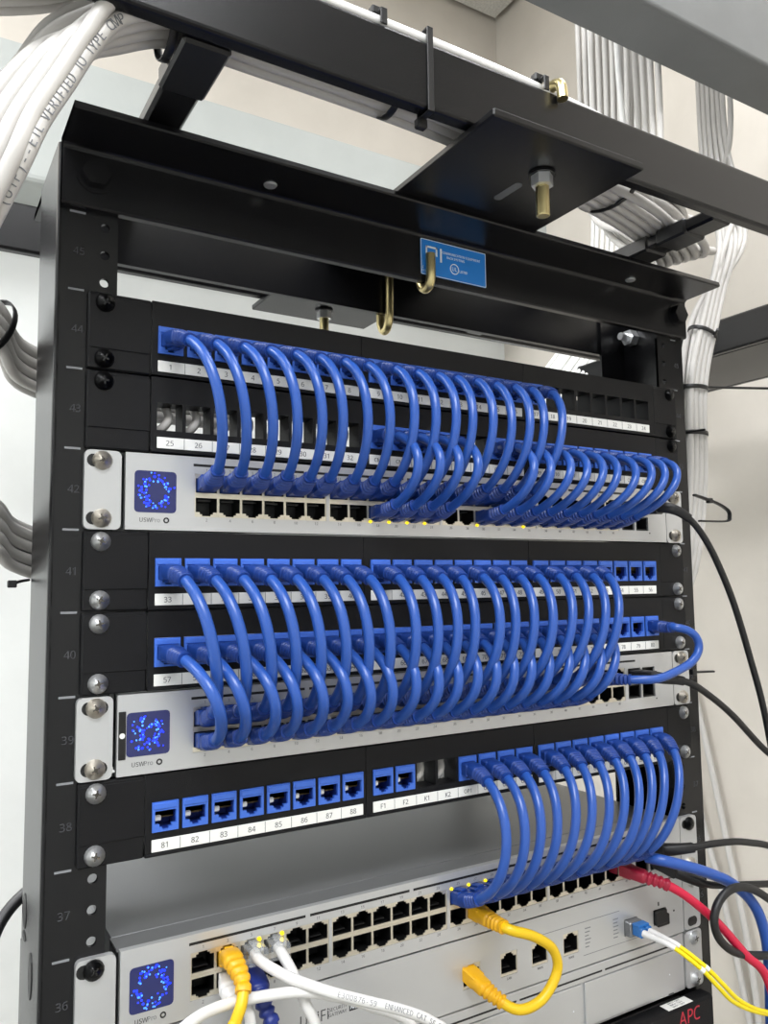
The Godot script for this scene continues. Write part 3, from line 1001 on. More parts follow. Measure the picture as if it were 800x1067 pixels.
func boot(path: PackedVector3Array, length: float, m: String, parent: Node3D, r_end: float, ribs := 4, w0 := 0.0058, h0 := 0.0047) -> void:
	# strain relief: squared at the plug, round and ribbed at the cable
	var acc := 0.0
	var total := path.size()
	var pp := PackedVector3Array()
	var rx := PackedFloat32Array()
	var ry := PackedFloat32Array()
	var stations := 40
	var i := 0
	for k in stations + 1:
		var want := length * k / stations
		while i < total - 2 and acc + path[i].distance_to(path[i + 1]) < want:
			acc += path[i].distance_to(path[i + 1]); i += 1
		var seg := path[i].distance_to(path[i + 1])
		pp.append(path[i].lerp(path[i + 1], clampf((want - acc) / max(seg, 1e-9), 0.0, 1.0)))
		var f := float(k) / stations
		var taper := smoothstep(0.30, 0.98, f)
		var groove := 0.0
		if f > 0.42 and f < 0.94: groove = 0.0013 * pow(0.5 - 0.5 * cos((f - 0.42) / 0.52 * TAU * ribs), 2.0)
		rx.append(lerpf(w0, r_end + 0.0011, taper) - groove)
		ry.append(lerpf(h0, r_end + 0.0009, taper) - groove)
	var b := MB.new()
	b.sweep(pp, rx, ry, 16, Vector3.UP, 0.7, true, true)
	part("boot", b, m, parent)

func bez(a: Vector3, b: Vector3, c: Vector3, d: Vector3, count: int) -> PackedVector3Array:
	var out := PackedVector3Array()
	for i in count + 1: out.append(a.bezier_interpolate(b, c, d, float(i) / count))
	return out

func patch_cord(label: String, group: String, a: Vector3, b: Vector3, ka: float, kb: float, clip_b: float, r := 0.0032, cm := "cable_blue", pm := "plug_blue", jig := 0.0) -> void:
	var t := thing("patch_cable", label, "patch cable", a, group)
	var dx := b.x - a.x
	var a0 := a + Vector3(0, 0, 0.006)
	var b0 := b + Vector3(0, 0, 0.006)
	var a1 := a0 + Vector3(dx * 0.35 + jig, -0.004, ka)
	var b1 := b0 + Vector3(-dx * 0.15 + jig, 0.008, kb)
	var path := bez(a0, a1, b1, b0, 44)
	var back := path.duplicate()
	back.reverse()
	plug(pm, t, a, (a1 - a0), -1.0)
	plug(pm, t, b, (b1 - b0), clip_b)
	var mb := MB.new()
	mb.tube(path, r, 12)
	part("cable", mb, cm, t)
	boot(path, 0.019, pm, t, r)
	boot(back, 0.017, pm, t, r)

func cords() -> void:
	rng.seed = 77
	var g := "blue patch cords between the patch panels and the switches"
	for i in 17:
		patch_cord("blue patch cord from jack %d of the topmost patch panel" % (i + 1), g, Vector3(jack_x(i), jack_y(44), FZ), Vector3(port_x(i), port_y(42, 0), FZ), 0.050 + rng.randf() * 0.006, 0.046 + rng.randf() * 0.006, 1.0, 0.0030, "cable_blue", "plug_blue", rng.randf_range(-0.002, 0.002))
	var from := [8, 9, 10, 11, 14, 15, 16, 17, 18, 19, 20, 21, 22, 23]
	for k in 14:
		var c: int = from[k]
		patch_cord("blue patch cord from opening %d of the second patch panel" % (c + 1), g, Vector3(jack_x(c), jack_y(43), FZ), Vector3(port_x(c), port_y(42, 1), FZ), 0.054 + rng.randf() * 0.005, 0.054 + rng.randf() * 0.005, -1.0, 0.0030, "cable_blue", "plug_blue", rng.randf_range(-0.002, 0.002))
	for i in 20:
		patch_cord("blue patch cord from jack %d of the patch panel numbered from 33" % (i + 33), g, Vector3(jack_x(i), jack_y(41), FZ), Vector3(port_x(i), port_y(39, 0), FZ), 0.050 + rng.randf() * 0.005, 0.046 + rng.randf() * 0.005, 1.0, 0.0032, "cable_blue", "plug_blue", rng.randf_range(-0.0015, 0.0015))
	for i in 20:
		patch_cord("blue patch cord from jack %d of the patch panel numbered from 57" % (i + 57), g, Vector3(jack_x(i), jack_y(40), FZ), Vector3(port_x(i), port_y(39, 1), FZ), 0.050 - i * 0.0006 + rng.randf() * 0.005, 0.055 - i * 0.0006 + rng.randf() * 0.005, -1.0, 0.0032, "cable_blue", "plug_blue", rng.randf_range(-0.0015, 0.0015))
	for k in 12:
		var i := 12 + k
		patch_cord("blue patch cord from jack %d of the patch panel numbered from 81" % (i + 81), g, Vector3(jack_x(i), jack_y(38), FZ), Vector3(port_x(i), port_y(36, 0), FZ), 0.053 - k * 0.0012 + rng.randf() * 0.004, 0.050 - k * 0.0012 + rng.randf() * 0.005, 1.0, 0.0032, "cable_blue", "plug_blue", rng.randf_range(-0.0015, 0.0015))

func free_cord(called: String, label: String, cat: String, pts: Array, r: float, cm: String, pm: String, clip_a := -1.0, boot_len := 0.02, end_plug := false, group := "") -> Node3D:
	# a cord given by its own points; the first two set the plug's direction
	var t := thing(called, label, cat, pts[0], group)
	var path := spline(pts, 10)
	var mb := MB.new()
	mb.tube(path, r, 12)
	part("cable", mb, cm, t)
	if pm != "":
		var d: Vector3 = pts[1] - pts[0]
		plug(pm, t, pts[0] - d.normalized() * 0.004, d, clip_a)
		boot(path, boot_len, pm, t, r)
		if end_plug:
			var back := path.duplicate()
			back.reverse()
			var e: Vector3 = pts[pts.size() - 1]
			var de: Vector3 = pts[pts.size() - 2] - e
			plug(pm, t, e - de.normalized() * 0.004, de, clip_a)
			boot(back, boot_len, pm, t, r)
	return t

func loose_cords() -> void:
	# blue loop from the last jack of panel 57 to the switch below
	free_cord("patch_cable", "blue patch cord looping out past the right post below the panel numbered from 57", "patch cable",
		[Vector3(jack_x(23), jack_y(40), 0.007), Vector3(jack_x(23) - 0.001, jack_y(40) - 0.0005, 0.020), Vector3(0.1955, -0.0678, 0.030), Vector3(0.2040, -0.0704, 0.035), Vector3(0.2110, -0.0760, 0.037), Vector3(0.2125, -0.0850, 0.0375), Vector3(0.2030, -0.0942, 0.038), Vector3(0.1830, -0.1008, 0.038), Vector3(0.1650, -0.1048, 0.036), Vector3(0.1530, -0.1052, 0.029), Vector3(port_x(22) + 0.001, -0.1055, 0.018), Vector3(port_x(22), port_y(39, 0), 0.006)], 0.0032, "cable_blue", "plug_blue", -1.0, 0.020, true)
	# yellow cord joining the lowest switch and the gateway
	free_cord("patch_cable", "short yellow patch cord looping from the lowest switch to the gateway's first port", "patch cable",
		[Vector3(port_x(13), port_y(36, 1), 0.008), Vector3(port_x(13) + 0.001, port_y(36, 1) - 0.001, 0.024), Vector3(0.019, -0.2535, 0.036), Vector3(0.036, -0.2605, 0.0385), Vector3(0.0515, -0.272, 0.0385), Vector3(0.0555, -0.287, 0.0375), Vector3(0.043, -0.3015, 0.0365), Vector3(0.025, -0.3045, 0.034), Vector3(0.0135, -0.2975, 0.024), Vector3(0.0095, -0.2915, 0.008)], 0.0033, "cable_yellow", "plug_yellow", -1.0, 0.024, true)
	# cords in the first columns of the lowest switch
	free_cord("patch_cable", "yellow patch cord hanging down from the second port of the lowest switch", "patch cable",
		[Vector3(port_x(1), port_y(36, 0), 0.006), Vector3(-0.1618, -0.2350, 0.018), Vector3(-0.1622, -0.2395, 0.034), Vector3(-0.1650, -0.2465, 0.041), Vector3(-0.1690, -0.2540, 0.043), Vector3(-0.1726, -0.2640, 0.043), Vector3(-0.178, -0.32, 0.042), Vector3(-0.18, -0.5, 0.04)], 0.0031, "cable_yellow", "plug_yellow", 1.0, 0.036)
	free_cord("patch_cable", "white booted patch cord hanging behind the yellow one at the lowest switch", "patch cable",
		[Vector3(port_x(1), port_y(36, 1), 0.006), Vector3(-0.1633, -0.2515, 0.020), Vector3(-0.1580, -0.2570, 0.029), Vector3(-0.1560, -0.2700, 0.031), Vector3(-0.156, -0.33, 0.031), Vector3(-0.156, -0.5, 0.03)], 0.0030, "cord_white", "cord_white", -1.0, 0.026)
	free_cord("patch_cable", "dark blue patch cord hanging from the lowest switch beside the yellow one", "patch cable",
		[Vector3(port_x(2), port_y(36, 1), 0.006), Vector3(-0.1462, -0.2535, 0.018), Vector3(-0.1462, -0.2605, 0.027), Vector3(-0.1425, -0.2720, 0.031), Vector3(-0.138, -0.30, 0.032), Vector3(-0.13, -0.5, 0.03)], 0.0031, "cable_navy", "cable_navy", -1.0, 0.032)
	clear_cord("white cable with clear plug crossing the gateway to the right", [Vector3(port_x(2), port_y(36, 0), 0.009), Vector3(-0.1462, -0.2385, 0.022), Vector3(-0.1368, -0.2432, 0.036), Vector3(-0.1186, -0.2508, 0.047), Vector3(-0.0998, -0.2575, 0.055), Vector3(-0.0783, -0.2661, 0.060), Vector3(-0.0607, -0.2761, 0.062), Vector3(-0.0479, -0.2900, 0.062), Vector3(-0.030, -0.34, 0.06), Vector3(-0.02, -0.5, 0.055)], true)
	clear_cord("white cable with clear plug hanging down across the gateway", [Vector3(port_x(3), port_y(36, 0), 0.009), Vector3(-0.1330, -0.2385, 0.020), Vector3(-0.1319, -0.2440, 0.031), Vector3(-0.1265, -0.2594, 0.036), Vector3(-0.1206, -0.2751, 0.038), Vector3(-0.112, -0.32, 0.038), Vector3(-0.105, -0.5, 0.037)], false)
	var w := MB.new()
	w.tube(spline([Vector3(-0.23, -0.30, 0.06), Vector3(-0.2120, -0.2560, 0.055), Vector3(-0.2014, -0.2483, 0.050), Vector3(-0.1903, -0.2464, 0.044), Vector3(-0.1783, -0.2475, 0.038), Vector3(-0.1638, -0.2490, 0.0345), Vector3(-0.1480, -0.2498, 0.036), Vector3(-0.1310, -0.2508, 0.040), Vector3(-0.1138, -0.2560, 0.043), Vector3(-0.0923, -0.2660, 0.045), Vector3(-0.0626, -0.2860, 0.045), Vector3(-0.05, -0.33, 0.045), Vector3(-0.045, -0.5, 0.045)], 10), 0.0029, 12)
	single("network_cable", w, "cord_white", "loose white cable arching low across the lowest switch and the gateway", "cable")
	# right hand side of the lowest switch
	free_cord("patch_cable", "crimson patch cord leaving the lowest switch past the right post", "patch cable",
		[Vector3(port_x(23), port_y(36, 1), 0.006), Vector3(0.1650, -0.2540, 0.020), Vector3(0.1735, -0.2575, 0.030), Vector3(0.1880, -0.2675, 0.037), Vector3(0.2107, -0.2880, 0.044), Vector3(0.2317, -0.3130, 0.051), Vector3(0.2504, -0.3349, 0.056), Vector3(0.27, -0.40, 0.056)], 0.0033, "cable_red", "plug_red", -1.0, 0.030)
	var p := MB.new()
	p.tube(spline([Vector3(0.1660, -0.2395, 0.018), Vector3(0.1720, -0.2400, 0.030), Vector3(0.1939, -0.2471, 0.036), Vector3(0.2150, -0.2555, 0.038), Vector3(0.2350, -0.2655, 0.040), Vector3(0.2540, -0.2810, 0.042), Vector3(0.2660, -0.3020, 0.043), Vector3(0.2700, -0.3350, 0.044), Vector3(0.266, -0.42, 0.044)], 10), 0.0042, 12)
	single("network_cable", p, "cable_blue", "thick light blue cable leaving the lowest switch above the crimson cord", "cable")
	# black fibre transceiver cables out of the switches
	dac("black transceiver cable falling from the first switch past the right post", 42, [Vector3(0.193, uy(42, 0.0275), 0.004), Vector3(0.199, uy(42, 0.0265), 0.026), Vector3(0.214, 0.0170, 0.034), Vector3(0.234, -0.005, 0.036), Vector3(0.258, -0.045, 0.036), Vector3(0.28, -0.093, 0.034), Vector3(0.302, -0.148, 0.031), Vector3(0.345, -0.23, 0.010), Vector3(0.40, -0.32, -0.03), Vector3(0.43, -0.5, -0.06)])
	dac("black transceiver cable falling from the second switch past the right post", 39, [Vector3(0.178, uy(39, 0.0275), 0.004), Vector3(0.184, uy(39, 0.0268), 0.022), Vector3(0.205, -0.1105, 0.031), Vector3(0.225, -0.1205, 0.033), Vector3(0.256, -0.1405, 0.033), Vector3(0.30, -0.174, 0.031), Vector3(0.335, -0.198, 0.040), Vector3(0.39, -0.225, 0.060), Vector3(0.46, -0.25, 0.07)])
	dac("black transceiver cable leaving the lowest switch, upper of the two", 36, [Vector3(0.178, uy(36, 0.0275), 0.004), Vector3(0.1900, -0.2380, 0.018), Vector3(0.2050, -0.2370, 0.027), Vector3(0.2250, -0.2365, 0.031), Vector3(0.2490, -0.2380, 0.034), Vector3(0.2700, -0.2425, 0.034), Vector3(0.2914, -0.2483, 0.034), Vector3(0.35, -0.268, 0.034)])
	dac("black transceiver cable leaving the lowest switch, lower one with a thin loop", 36, [Vector3(0.194, uy(36, 0.0150), 0.004), Vector3(0.2010, -0.2570, 0.016), Vector3(0.2171, -0.2653, 0.029), Vector3(0.2350, -0.2695, 0.031), Vector3(0.2548, -0.2728, 0.032), Vector3(0.2916, -0.2792, 0.032), Vector3(0.35, -0.29, 0.032)])
	var lp := MB.new()
	lp.tube(spline([Vector3(0.33, -0.335, 0.05), Vector3(0.2997, -0.3057, 0.05), Vector3(0.2645, -0.2796, 0.05), Vector3(0.2416, -0.2672, 0.05), Vector3(0.2210, -0.2638, 0.05), Vector3(0.2050, -0.2705, 0.05), Vector3(0.1992, -0.2838, 0.05), Vector3(0.2069, -0.2991, 0.05), Vector3(0.2284, -0.3124, 0.05), Vector3(0.2726, -0.3243, 0.05), Vector3(0.33, -0.34, 0.05)], 10), 0.0031, 12)
	single("power_cable", lp, "rubber_black", "round black cable bent in a loop beside the crimson cord", "cable")
	# fibre pair in the gateway
	var f := thing("fibre_cable", "duplex yellow fibre cord with blue connector plugged into the gateway", "fibre cable", Vector3(0.1615, -0.2935, 0.01))
	var b := MB.new()
	b.box(Vector3(0.1550, -0.2990, 0.0), Vector3(0.1685, -0.2880, 0.0100), 0.0008)
	part("transceiver", b, "chassis_grey", f)
	b = MB.new()
	for s in [-1.0, 1.0]:
		b.box(Vector3(0.1622 + s * 0.0031 - 0.0026, -0.2965, 0.0100), Vector3(0.1622 + s * 0.0031 + 0.0026, -0.2895, 0.0190), 0.0006)
	b.box(Vector3(0.1565, -0.2900, 0.0100), Vector3(0.1680, -0.2880, 0.0165), 0.0004)
	part("connector", b, "connector_blue", f)
	for s in [-1.0, 1.0]:
		var path := spline([Vector3(0.1622 + s * 0.0031, -0.2930, 0.0185), Vector3(0.1640 + s * 0.0031, -0.2938, 0.026), Vector3(0.1675 + s * 0.0026, -0.2965, 0.042), Vector3(0.1822 + s * 0.0026, -0.3106, 0.053), Vector3(0.1945 + s * 0.003, -0.3240, 0.057), Vector3(0.2090 + s * 0.003, -0.3375, 0.058), Vector3(0.2341 + s * 0.002, -0.3515, 0.058), Vector3(0.2729 + s * 0.002, -0.366, 0.055), Vector3(0.32, -0.38, 0.05)], 12)
		b = MB.new()
		b.tube(path, 0.0016, 10)
		part("fibre", b, "fiber_yellow", f)
		var pp := path.slice(0, 25)
		var rr := PackedFloat32Array()
		for k in pp.size(): rr.append(lerpf(0.0027, 0.0019, float(k) / (pp.size() - 1)))
		b = MB.new()
		b.sweep(pp, rr, rr, 12, Vector3.UP)
		part("boot", b, "cord_white", f)
		b = MB.new()
		b.tube(path.slice(35, 38), 0.0019, 10)
		part("marker", b, "label_white", f)
	# thin white cables down the right wall
	for q in [[0.0, 0.0], [0.03, -0.28]]:
		b = MB.new()
		b.tube(spline([Vector3(0.745, 0.10 + q[1], -0.45 + q[0]), Vector3(0.745, -0.10 + q[1], -0.42 + q[0]), Vector3(0.745, -0.233 + q[1], -0.383 + q[0]), Vector3(0.745, -0.425 + q[1], -0.343 + q[0]), Vector3(0.745, -0.63 + q[1], -0.308 + q[0]), Vector3(0.745, -1.0 + q[1], -0.29 + q[0])], 6), 0.0048, 10)
		single("network_cable", b, "cable_white", "thin white cable hanging down the cream wall", "cable", "white cables on the cream wall")
	b = MB.new()
	b.tube(spline([Vector3(-0.23, -0.2, -0.09), Vector3(-0.262, -0.22, -0.085), Vector3(-0.275, -0.243, -0.075), Vector3(-0.279, -0.28, -0.07), Vector3(-0.279, -0.4, -0.07)], 8), 0.0036, 12)
	single("power_cable", b, "rubber_black", "black cable curving out behind the left post", "cable")

func clear_cord(label: String, pts: Array, printed: bool) -> void:
	var t := thing("patch_cable", label, "patch cable", pts[0])
	var path := spline(pts, 10)
	var mb := MB.new()
	mb.tube(path, 0.0030, 12)
	part("cable", mb, "cord_white", t)
	mb = MB.new()
	var d: Vector3 = (pts[1] - pts[0]).normalized()
	var y := (Vector3.UP - d * d.dot(Vector3.UP)).normalized()
	var tr := Transform3D(Basis(y.cross(d), y, d), pts[0])
	mb.box(Vector3(-0.0058, -0.0042, -0.012), Vector3(0.0058, 0.0042, 0.008), 0.0006, tr)
	mb.box(Vector3(-0.0026, 0.0042, -0.008), Vector3(0.0026, 0.0056, 0.010), 0.0004, tr)
	part("clear_plug", mb, "clear_plastic", t)
	if printed:
		print_along(t, path, "E300876-59  ENHANCED CAT 5E PATCH CORD", 0.0030, 0.0026, 0.060, "print_grey")

func dac(label: String, u: int, pts: Array) -> void:
	var t := thing("transceiver_cable", label, "cable", pts[0])
	var path := spline(pts, 10)
	var mb := MB.new()
	mb.tube(path, 0.0027, 12)
	part("cable", mb, "rubber_black", t)
	mb = MB.new()
	var d: Vector3 = (pts[1] - pts[0]).normalized()
	var y := (Vector3.UP - d * d.dot(Vector3.UP)).normalized()
	mb.box(Vector3(-0.0060, -0.0045, -0.006), Vector3(0.0060, 0.0045, 0.016), 0.001, Transform3D(Basis(y.cross(d), y, d), pts[0]))
	part("transceiver", mb, "socket_black", t)
	boot(path.slice(5), 0.030, "rubber_black", t, 0.0027, 0, 0.0052, 0.0044)

func print_along(t: Node3D, path: PackedVector3Array, s: String, r: float, h: float, start: float, m: String, toward := Vector3(-0.323669, -0.031659, 0.455321)) -> void:
	# lettering printed along a cable, on the side that faces the given point
	var st := new_words()
	var step := h * 0.86
	var want := start
	var acc := 0.0
	var i := 0
	for ch in s:
		while i < path.size() - 2 and acc + path[i].distance_to(path[i + 1]) < want:
			acc += path[i].distance_to(path[i + 1]); i += 1
		var p := path[i].lerp(path[i + 1], clampf((want - acc) / path[i].distance_to(path[i + 1]), 0, 1))
		want += step
		if ch == " ": continue
		var x := (path[i + 1] - path[i]).normalized()
		var z := (toward - p)
		z = (z - x * z.dot(x)).normalized()
		words(st, ch, h, Transform3D(Basis(x, z.cross(x), z), p + z * (r - 0.00005)))
	put_words("printed_lettering", st, m, t)

# ---------------------------------------------------------------- gateway, recorder, battery unit
func low_units() -> void:
	# gateway, unit 35
	var y0 := uy(35, 0.0006)
	var y1 := uy(35, U - 0.0006)
	var t := thing("network_gateway", "plain silver gateway with four ports below the lowest switch", "gateway", Vector3(0, uy(35), 0))
	var ports := [0.0030, 0.0350, 0.0628, 0.0925]
	var holes := []
	for x in ports: holes.append(Rect2(x, uy(35, 0.0118), 0.0148, 0.0152))
	holes.append(Rect2(0.1545, uy(35, 0.0116), 0.0145, 0.0120))
	holes.append(Rect2(0.1870, uy(35, 0.0120), 0.0145, 0.0118))
	var b := MB.new()
	b.grid_plate(-0.2200, 0.2215, y0, y1, 0.0, FZ, holes)
	part("front_panel", b, "silver", t)
	b = MB.new()
	b.box(Vector3(-0.2195, y0 + 0.0003, -0.25), Vector3(0.2205, y1 - 0.0003, -0.0165), 0.001)
	part("chassis", b, "chassis_grey", t)
	for s in [-1.0, 1.0]:
		b = MB.new()
		b.prism(rounded_rect(-0.2418 if s < 0 else 0.2222, -0.2222 if s < 0 else 0.2418, y0, y1, 0.003), 0.0002, FZ)
		part("mounting_ear", b, "silver", t)
	b = MB.new()
	var sl := PackedVector2Array()
	for k in 16:
		var a := TAU * k / 16.0
		sl.append(Vector2(0.2320 + (0.002 if cos(a) > 0 else -0.002) + cos(a) * 0.0036, uy(35, 0.0064) + sin(a) * 0.0036))
	b.prism(sl, FZ - 0.0006, FZ + 0.0001)
	part("ear_slot", b, "socket_black", t)
	screw("screw_zinc", 0.23256, uy(35, 0.0381), t)
	screw("screw_black", -0.23256, uy(35, 0.0381), t)
	for x in ports:
		var tr := Transform3D(Basis.from_scale(Vector3(1.04, 1.2, 1.0)), Vector3(x + 0.0074, uy(35, 0.0194), FZ - 0.0006))
		var sh := put("port", port_mesh[0][0], t, tr)
		put("port_socket", port_mesh[0][1], sh, tr)
	b = MB.new()
	b.box(Vector3(0.1875, uy(35, 0.0124), -0.004), Vector3(0.2010, uy(35, 0.0232), FZ + 0.0022), 0.0008)
	b.box(Vector3(0.1905, uy(35, 0.0105), 0.0), Vector3(0.2040, uy(35, 0.0190), FZ + 0.0018), 0.0008)
	part("fibre_slot", b, "socket_black", t)
	b = MB.new()
	for q in [[0.0600, 0.0312, 0.1500, 0.0316], [0.1120, 0.0078, 0.1830, 0.0082]]:
		b.box(Vector3(q[0], uy(35, q[1]), FZ), Vector3(q[2], uy(35, q[3]), FZ + 0.0001))
	for k in 6:
		b.box(Vector3(0.1140, uy(35, 0.0130 + k * 0.0026), FZ), Vector3(0.1178 + 0.001 * (k % 3), uy(35, 0.0138 + k * 0.0026), FZ + 0.0001))
		b.box(Vector3(0.1430, uy(35, 0.0130 + k * 0.0026), FZ), Vector3(0.1475 + 0.001 * (k % 2), uy(35, 0.0138 + k * 0.0026), FZ + 0.0001))
	part("printed_lines", b, "print_grey", t)
	b = MB.new()
	b.box(Vector3(0.1925, uy(35, 0.0262), FZ), Vector3(0.1938, uy(35, 0.0290), FZ + 0.0002))
	b.cyl(Vector3(0.2105, uy(35, 0.0190), FZ), Vector3(0.2105, uy(35, 0.0190), FZ + 0.0002), 0.0008, -1, 8)
	part("indicator", b, "print_black", t)
	var st := new_words()
	words(st, "LAN", 0.0015, off(Vector3(0.0424, uy(35, 0.0098), FZ)))
	words(st, "WAN", 0.0015, off(Vector3(0.0702, uy(35, 0.0098), FZ)))
	words(st, "WAN", 0.0015, off(Vector3(0.0999, uy(35, 0.0098), FZ)))
	put_words("port_print", st, "print_dark", t)
	st = new_words()
	words(st, "UniFi", 0.0062, off(Vector3(-0.1055, uy(35, 0.0244), FZ)))
	words(st, "SECURITY", 0.0020, off(Vector3(-0.0898, uy(35, 0.0260), FZ)))
	words(st, "GATEWAY", 0.0020, off(Vector3(-0.0900, uy(35, 0.0230), FZ)))
	put_words("model_print", st, "print_dark", t)
	b = MB.new()
	b.box(Vector3(-0.0822, uy(35, 0.0218), FZ), Vector3(-0.0760, uy(35, 0.0254), FZ + 0.0002), 0.0001)
	part("print_badge", b, "print_black", t)
	st = new_words()
	words(st, "PRO", 0.0019, off(Vector3(-0.0791, uy(35, 0.0236), FZ + 0.0002)))
	put_words("badge_print", st, "print_white", t)
	# recorder with two drive doors, unit 34
	y0 = uy(34, 0.0006)
	y1 = uy(34, U - 0.0006)
	t = thing("video_recorder", "silver recorder with wide drive bay doors below the gateway", "recorder", Vector3(0, uy(34), 0))
	b = MB.new()
	b.box(Vector3(-0.2200, y0, 0.0), Vector3(0.2215, y1, FZ - 0.0012), 0.0004)
	part("front_panel", b, "silver", t)
	b = MB.new()
	b.box(Vector3(-0.2195, y0 + 0.0003, -0.25), Vector3(0.2205, y1 - 0.0003, -0.001), 0.001)
	part("chassis", b, "chassis_grey", t)
	for q in [[-0.200, 0.1085], [0.1120, 0.2105]]:
		b = MB.new()
		b.box(Vector3(q[0], y0 + 0.0025, FZ - 0.0014), Vector3(q[1], y1 - 0.0105, FZ + 0.0004), 0.0004)
		var d := part("drive_door", b, "silver", t)
		b = MB.new()
		b.cyl(Vector3(q[1] - 0.0085, y0 + 0.0165, FZ + 0.0003), Vector3(q[1] - 0.0085, y0 + 0.0165, FZ + 0.0006), 0.0006, -1, 8)
		part("door_light", b, "print_white", d)
	b = MB.new()
	b.box(Vector3(-0.2200, y1 - 0.0098, FZ - 0.0014), Vector3(0.2150, y1, FZ), 0.0003)
	part("top_strip", b, "silver", t)
	b = MB.new()
	for q in [[-0.1700, 0.0480], [0.0510, 0.1300], [0.1330, 0.2080]]:
		b.box(Vector3(q[0], y1 - 0.0068, FZ - 0.0004), Vector3(q[1], y1 - 0.0055, FZ + 0.0001))
	part("vent_line", b, "socket_black", t)
	b = MB.new()
	b.box(Vector3(0.2020, y0 + 0.0002, FZ - 0.0014), Vector3(0.2075, y0 + 0.0012, FZ - 0.0009))
	part("model_print", b, "print_dark", t)
	for s in [-1.0, 1.0]:
		b = MB.new()
		b.prism(rounded_rect(-0.2418 if s < 0 else 0.2222, -0.2222 if s < 0 else 0.2418, y0, y1, 0.003), 0.0002, FZ)
		part("mounting_ear", b, "silver", t)
		screw("screw_zinc", s * 0.23256, uy(34, 0.0381), t)
		screw("screw_zinc", s * 0.23256, uy(34, 0.00635), t)
	# battery unit, units 33 and 32
	t = thing("battery_backup", "black battery backup unit with red lettering at the bottom of the rack", "power supply", Vector3(0, uy(32), 0))
	b = MB.new()
	b.box(Vector3(-0.2170, uy(32, 0.001), -0.40), Vector3(0.2170, uy(34, -0.0035), 0.002), 0.001)
	part("chassis", b, "rack_black", t)
	b = MB.new()
	b.box(Vector3(-0.2413, uy(32, 0.001), 0.0005), Vector3(0.2413, uy(34, -0.0035), 0.014), 0.002)
	part("bezel", b, "panel_black", t)
	b = MB.new()
	b.box(Vector3(0.1900, uy(34, -0.0036), 0.004), Vector3(0.2180, uy(34, -0.0033), 0.0125))
	part("sticker", b, "label_white", t)
	st = new_words()
	for k in 3: words(st, "INPUT 120 V", 0.0015, Transform3D(Basis(Vector3(1, 0, 0), Vector3(0, 0, -1), Vector3(0, 1, 0)), Vector3(0.2035, uy(34, -0.0033), 0.0055 + k * 0.0026)))
	put_words("sticker_print", st, "print_faint", t)
	st = new_words()
	words(st, "APC", 0.0100, off(Vector3(0.2120, uy(34, -0.0120), 0.014)))
	put_words("brand_print", st, "print_red", t)

# ---------------------------------------------------------------- white cable bundles
func bundle(count: int, pts: Array, spread: float, r: float, label: String, group: String, printed := {}, seed_ := 1, jacket := "cable_white") -> void:
	# count cables following the same way; every point says how the cables lie there: [centre, side, lift, columns]
	rng.seed = seed_
	for i in count:
		var pp := []
		for q in pts:
			var cols: int = q[3]
			var row := i / cols
			var o := Vector2((i % cols - (cols - 1) * 0.5 + 0.5 * (row % 2)) * r * 2.10, row * r * 1.86)
			pp.append(q[0] + q[1] * o.x + q[2] * o.y + Vector3(rng.randf_range(-1, 1), rng.randf_range(-1, 1), rng.randf_range(-1, 1)) * spread)
		var t := thing("network_cable", label, "cable", pp[0], group)
		var path := spline(pp, 8)
		var b := MB.new()
		b.tube(path, r, 10)
		part("cable", b, jacket, t)
		if printed.has(i):
			var back := path.duplicate()
			back.reverse()
			for q in printed[i]:
				var best := 0
				for k in back.size():
					if back[k].distance_to(q[1]) < back[best].distance_to(q[1]): best = k
				print_along(t, back.slice(best), q[0], r, q[2], 0.0, "print_faint")

func tie(label: String, pts: Array, r := 0.0016) -> void:
	var b := MB.new()
	var path := spline(pts, 6)
	var rx := PackedFloat32Array()
	var ry := PackedFloat32Array()
	for k in path.size(): rx.append(r * 1.35); ry.append(r * 0.55)
	b.sweep(path, rx, ry, 8, Vector3.UP if absf((path[1] - path[0]).normalized().y) < 0.8 else Vector3.RIGHT, 0.6)
	var head: Vector3 = pts[0]
	b.box(head - Vector3(0.0025, 0.0022, 0.0022), head + Vector3(0.0025, 0.0022, 0.0022), 0.0005)
	single("cable_tie", b, "tie_black", label, "cable tie")

func ring_tie(label: String, c: Vector3, n: Vector3, rx: float, ry: float, tail: Vector3) -> void:
	# a strap closed round a bundle at c, its plane across n
	n = n.normalized()
	var up := Vector3.UP if absf(n.y) < 0.8 else Vector3.BACK
	var w := (up - n * up.dot(n)).normalized()
	var s := w.cross(n)
	var path := PackedVector3Array()
	for k in 25:
		var a := TAU * k / 24.0
		path.append(c + s * cos(a) * rx + w * sin(a) * ry)
	var b := MB.new()
	var r1 := PackedFloat32Array()
	var r2 := PackedFloat32Array()
	for k in path.size(): r1.append(0.0022); r2.append(0.0007)
	b.sweep(path, r2, r1, 6, n, 0.6)
	var head := c + s * rx
	b.box(head - Vector3.ONE * 0.0026, head + Vector3.ONE * 0.0026, 0.0006)
	if tail != Vector3.ZERO:
		b.tube(PackedVector3Array([head, head + tail * 0.5, head + tail]), 0.0013, 6)
	single("cable_tie", b, "tie_black", label, "cable tie")

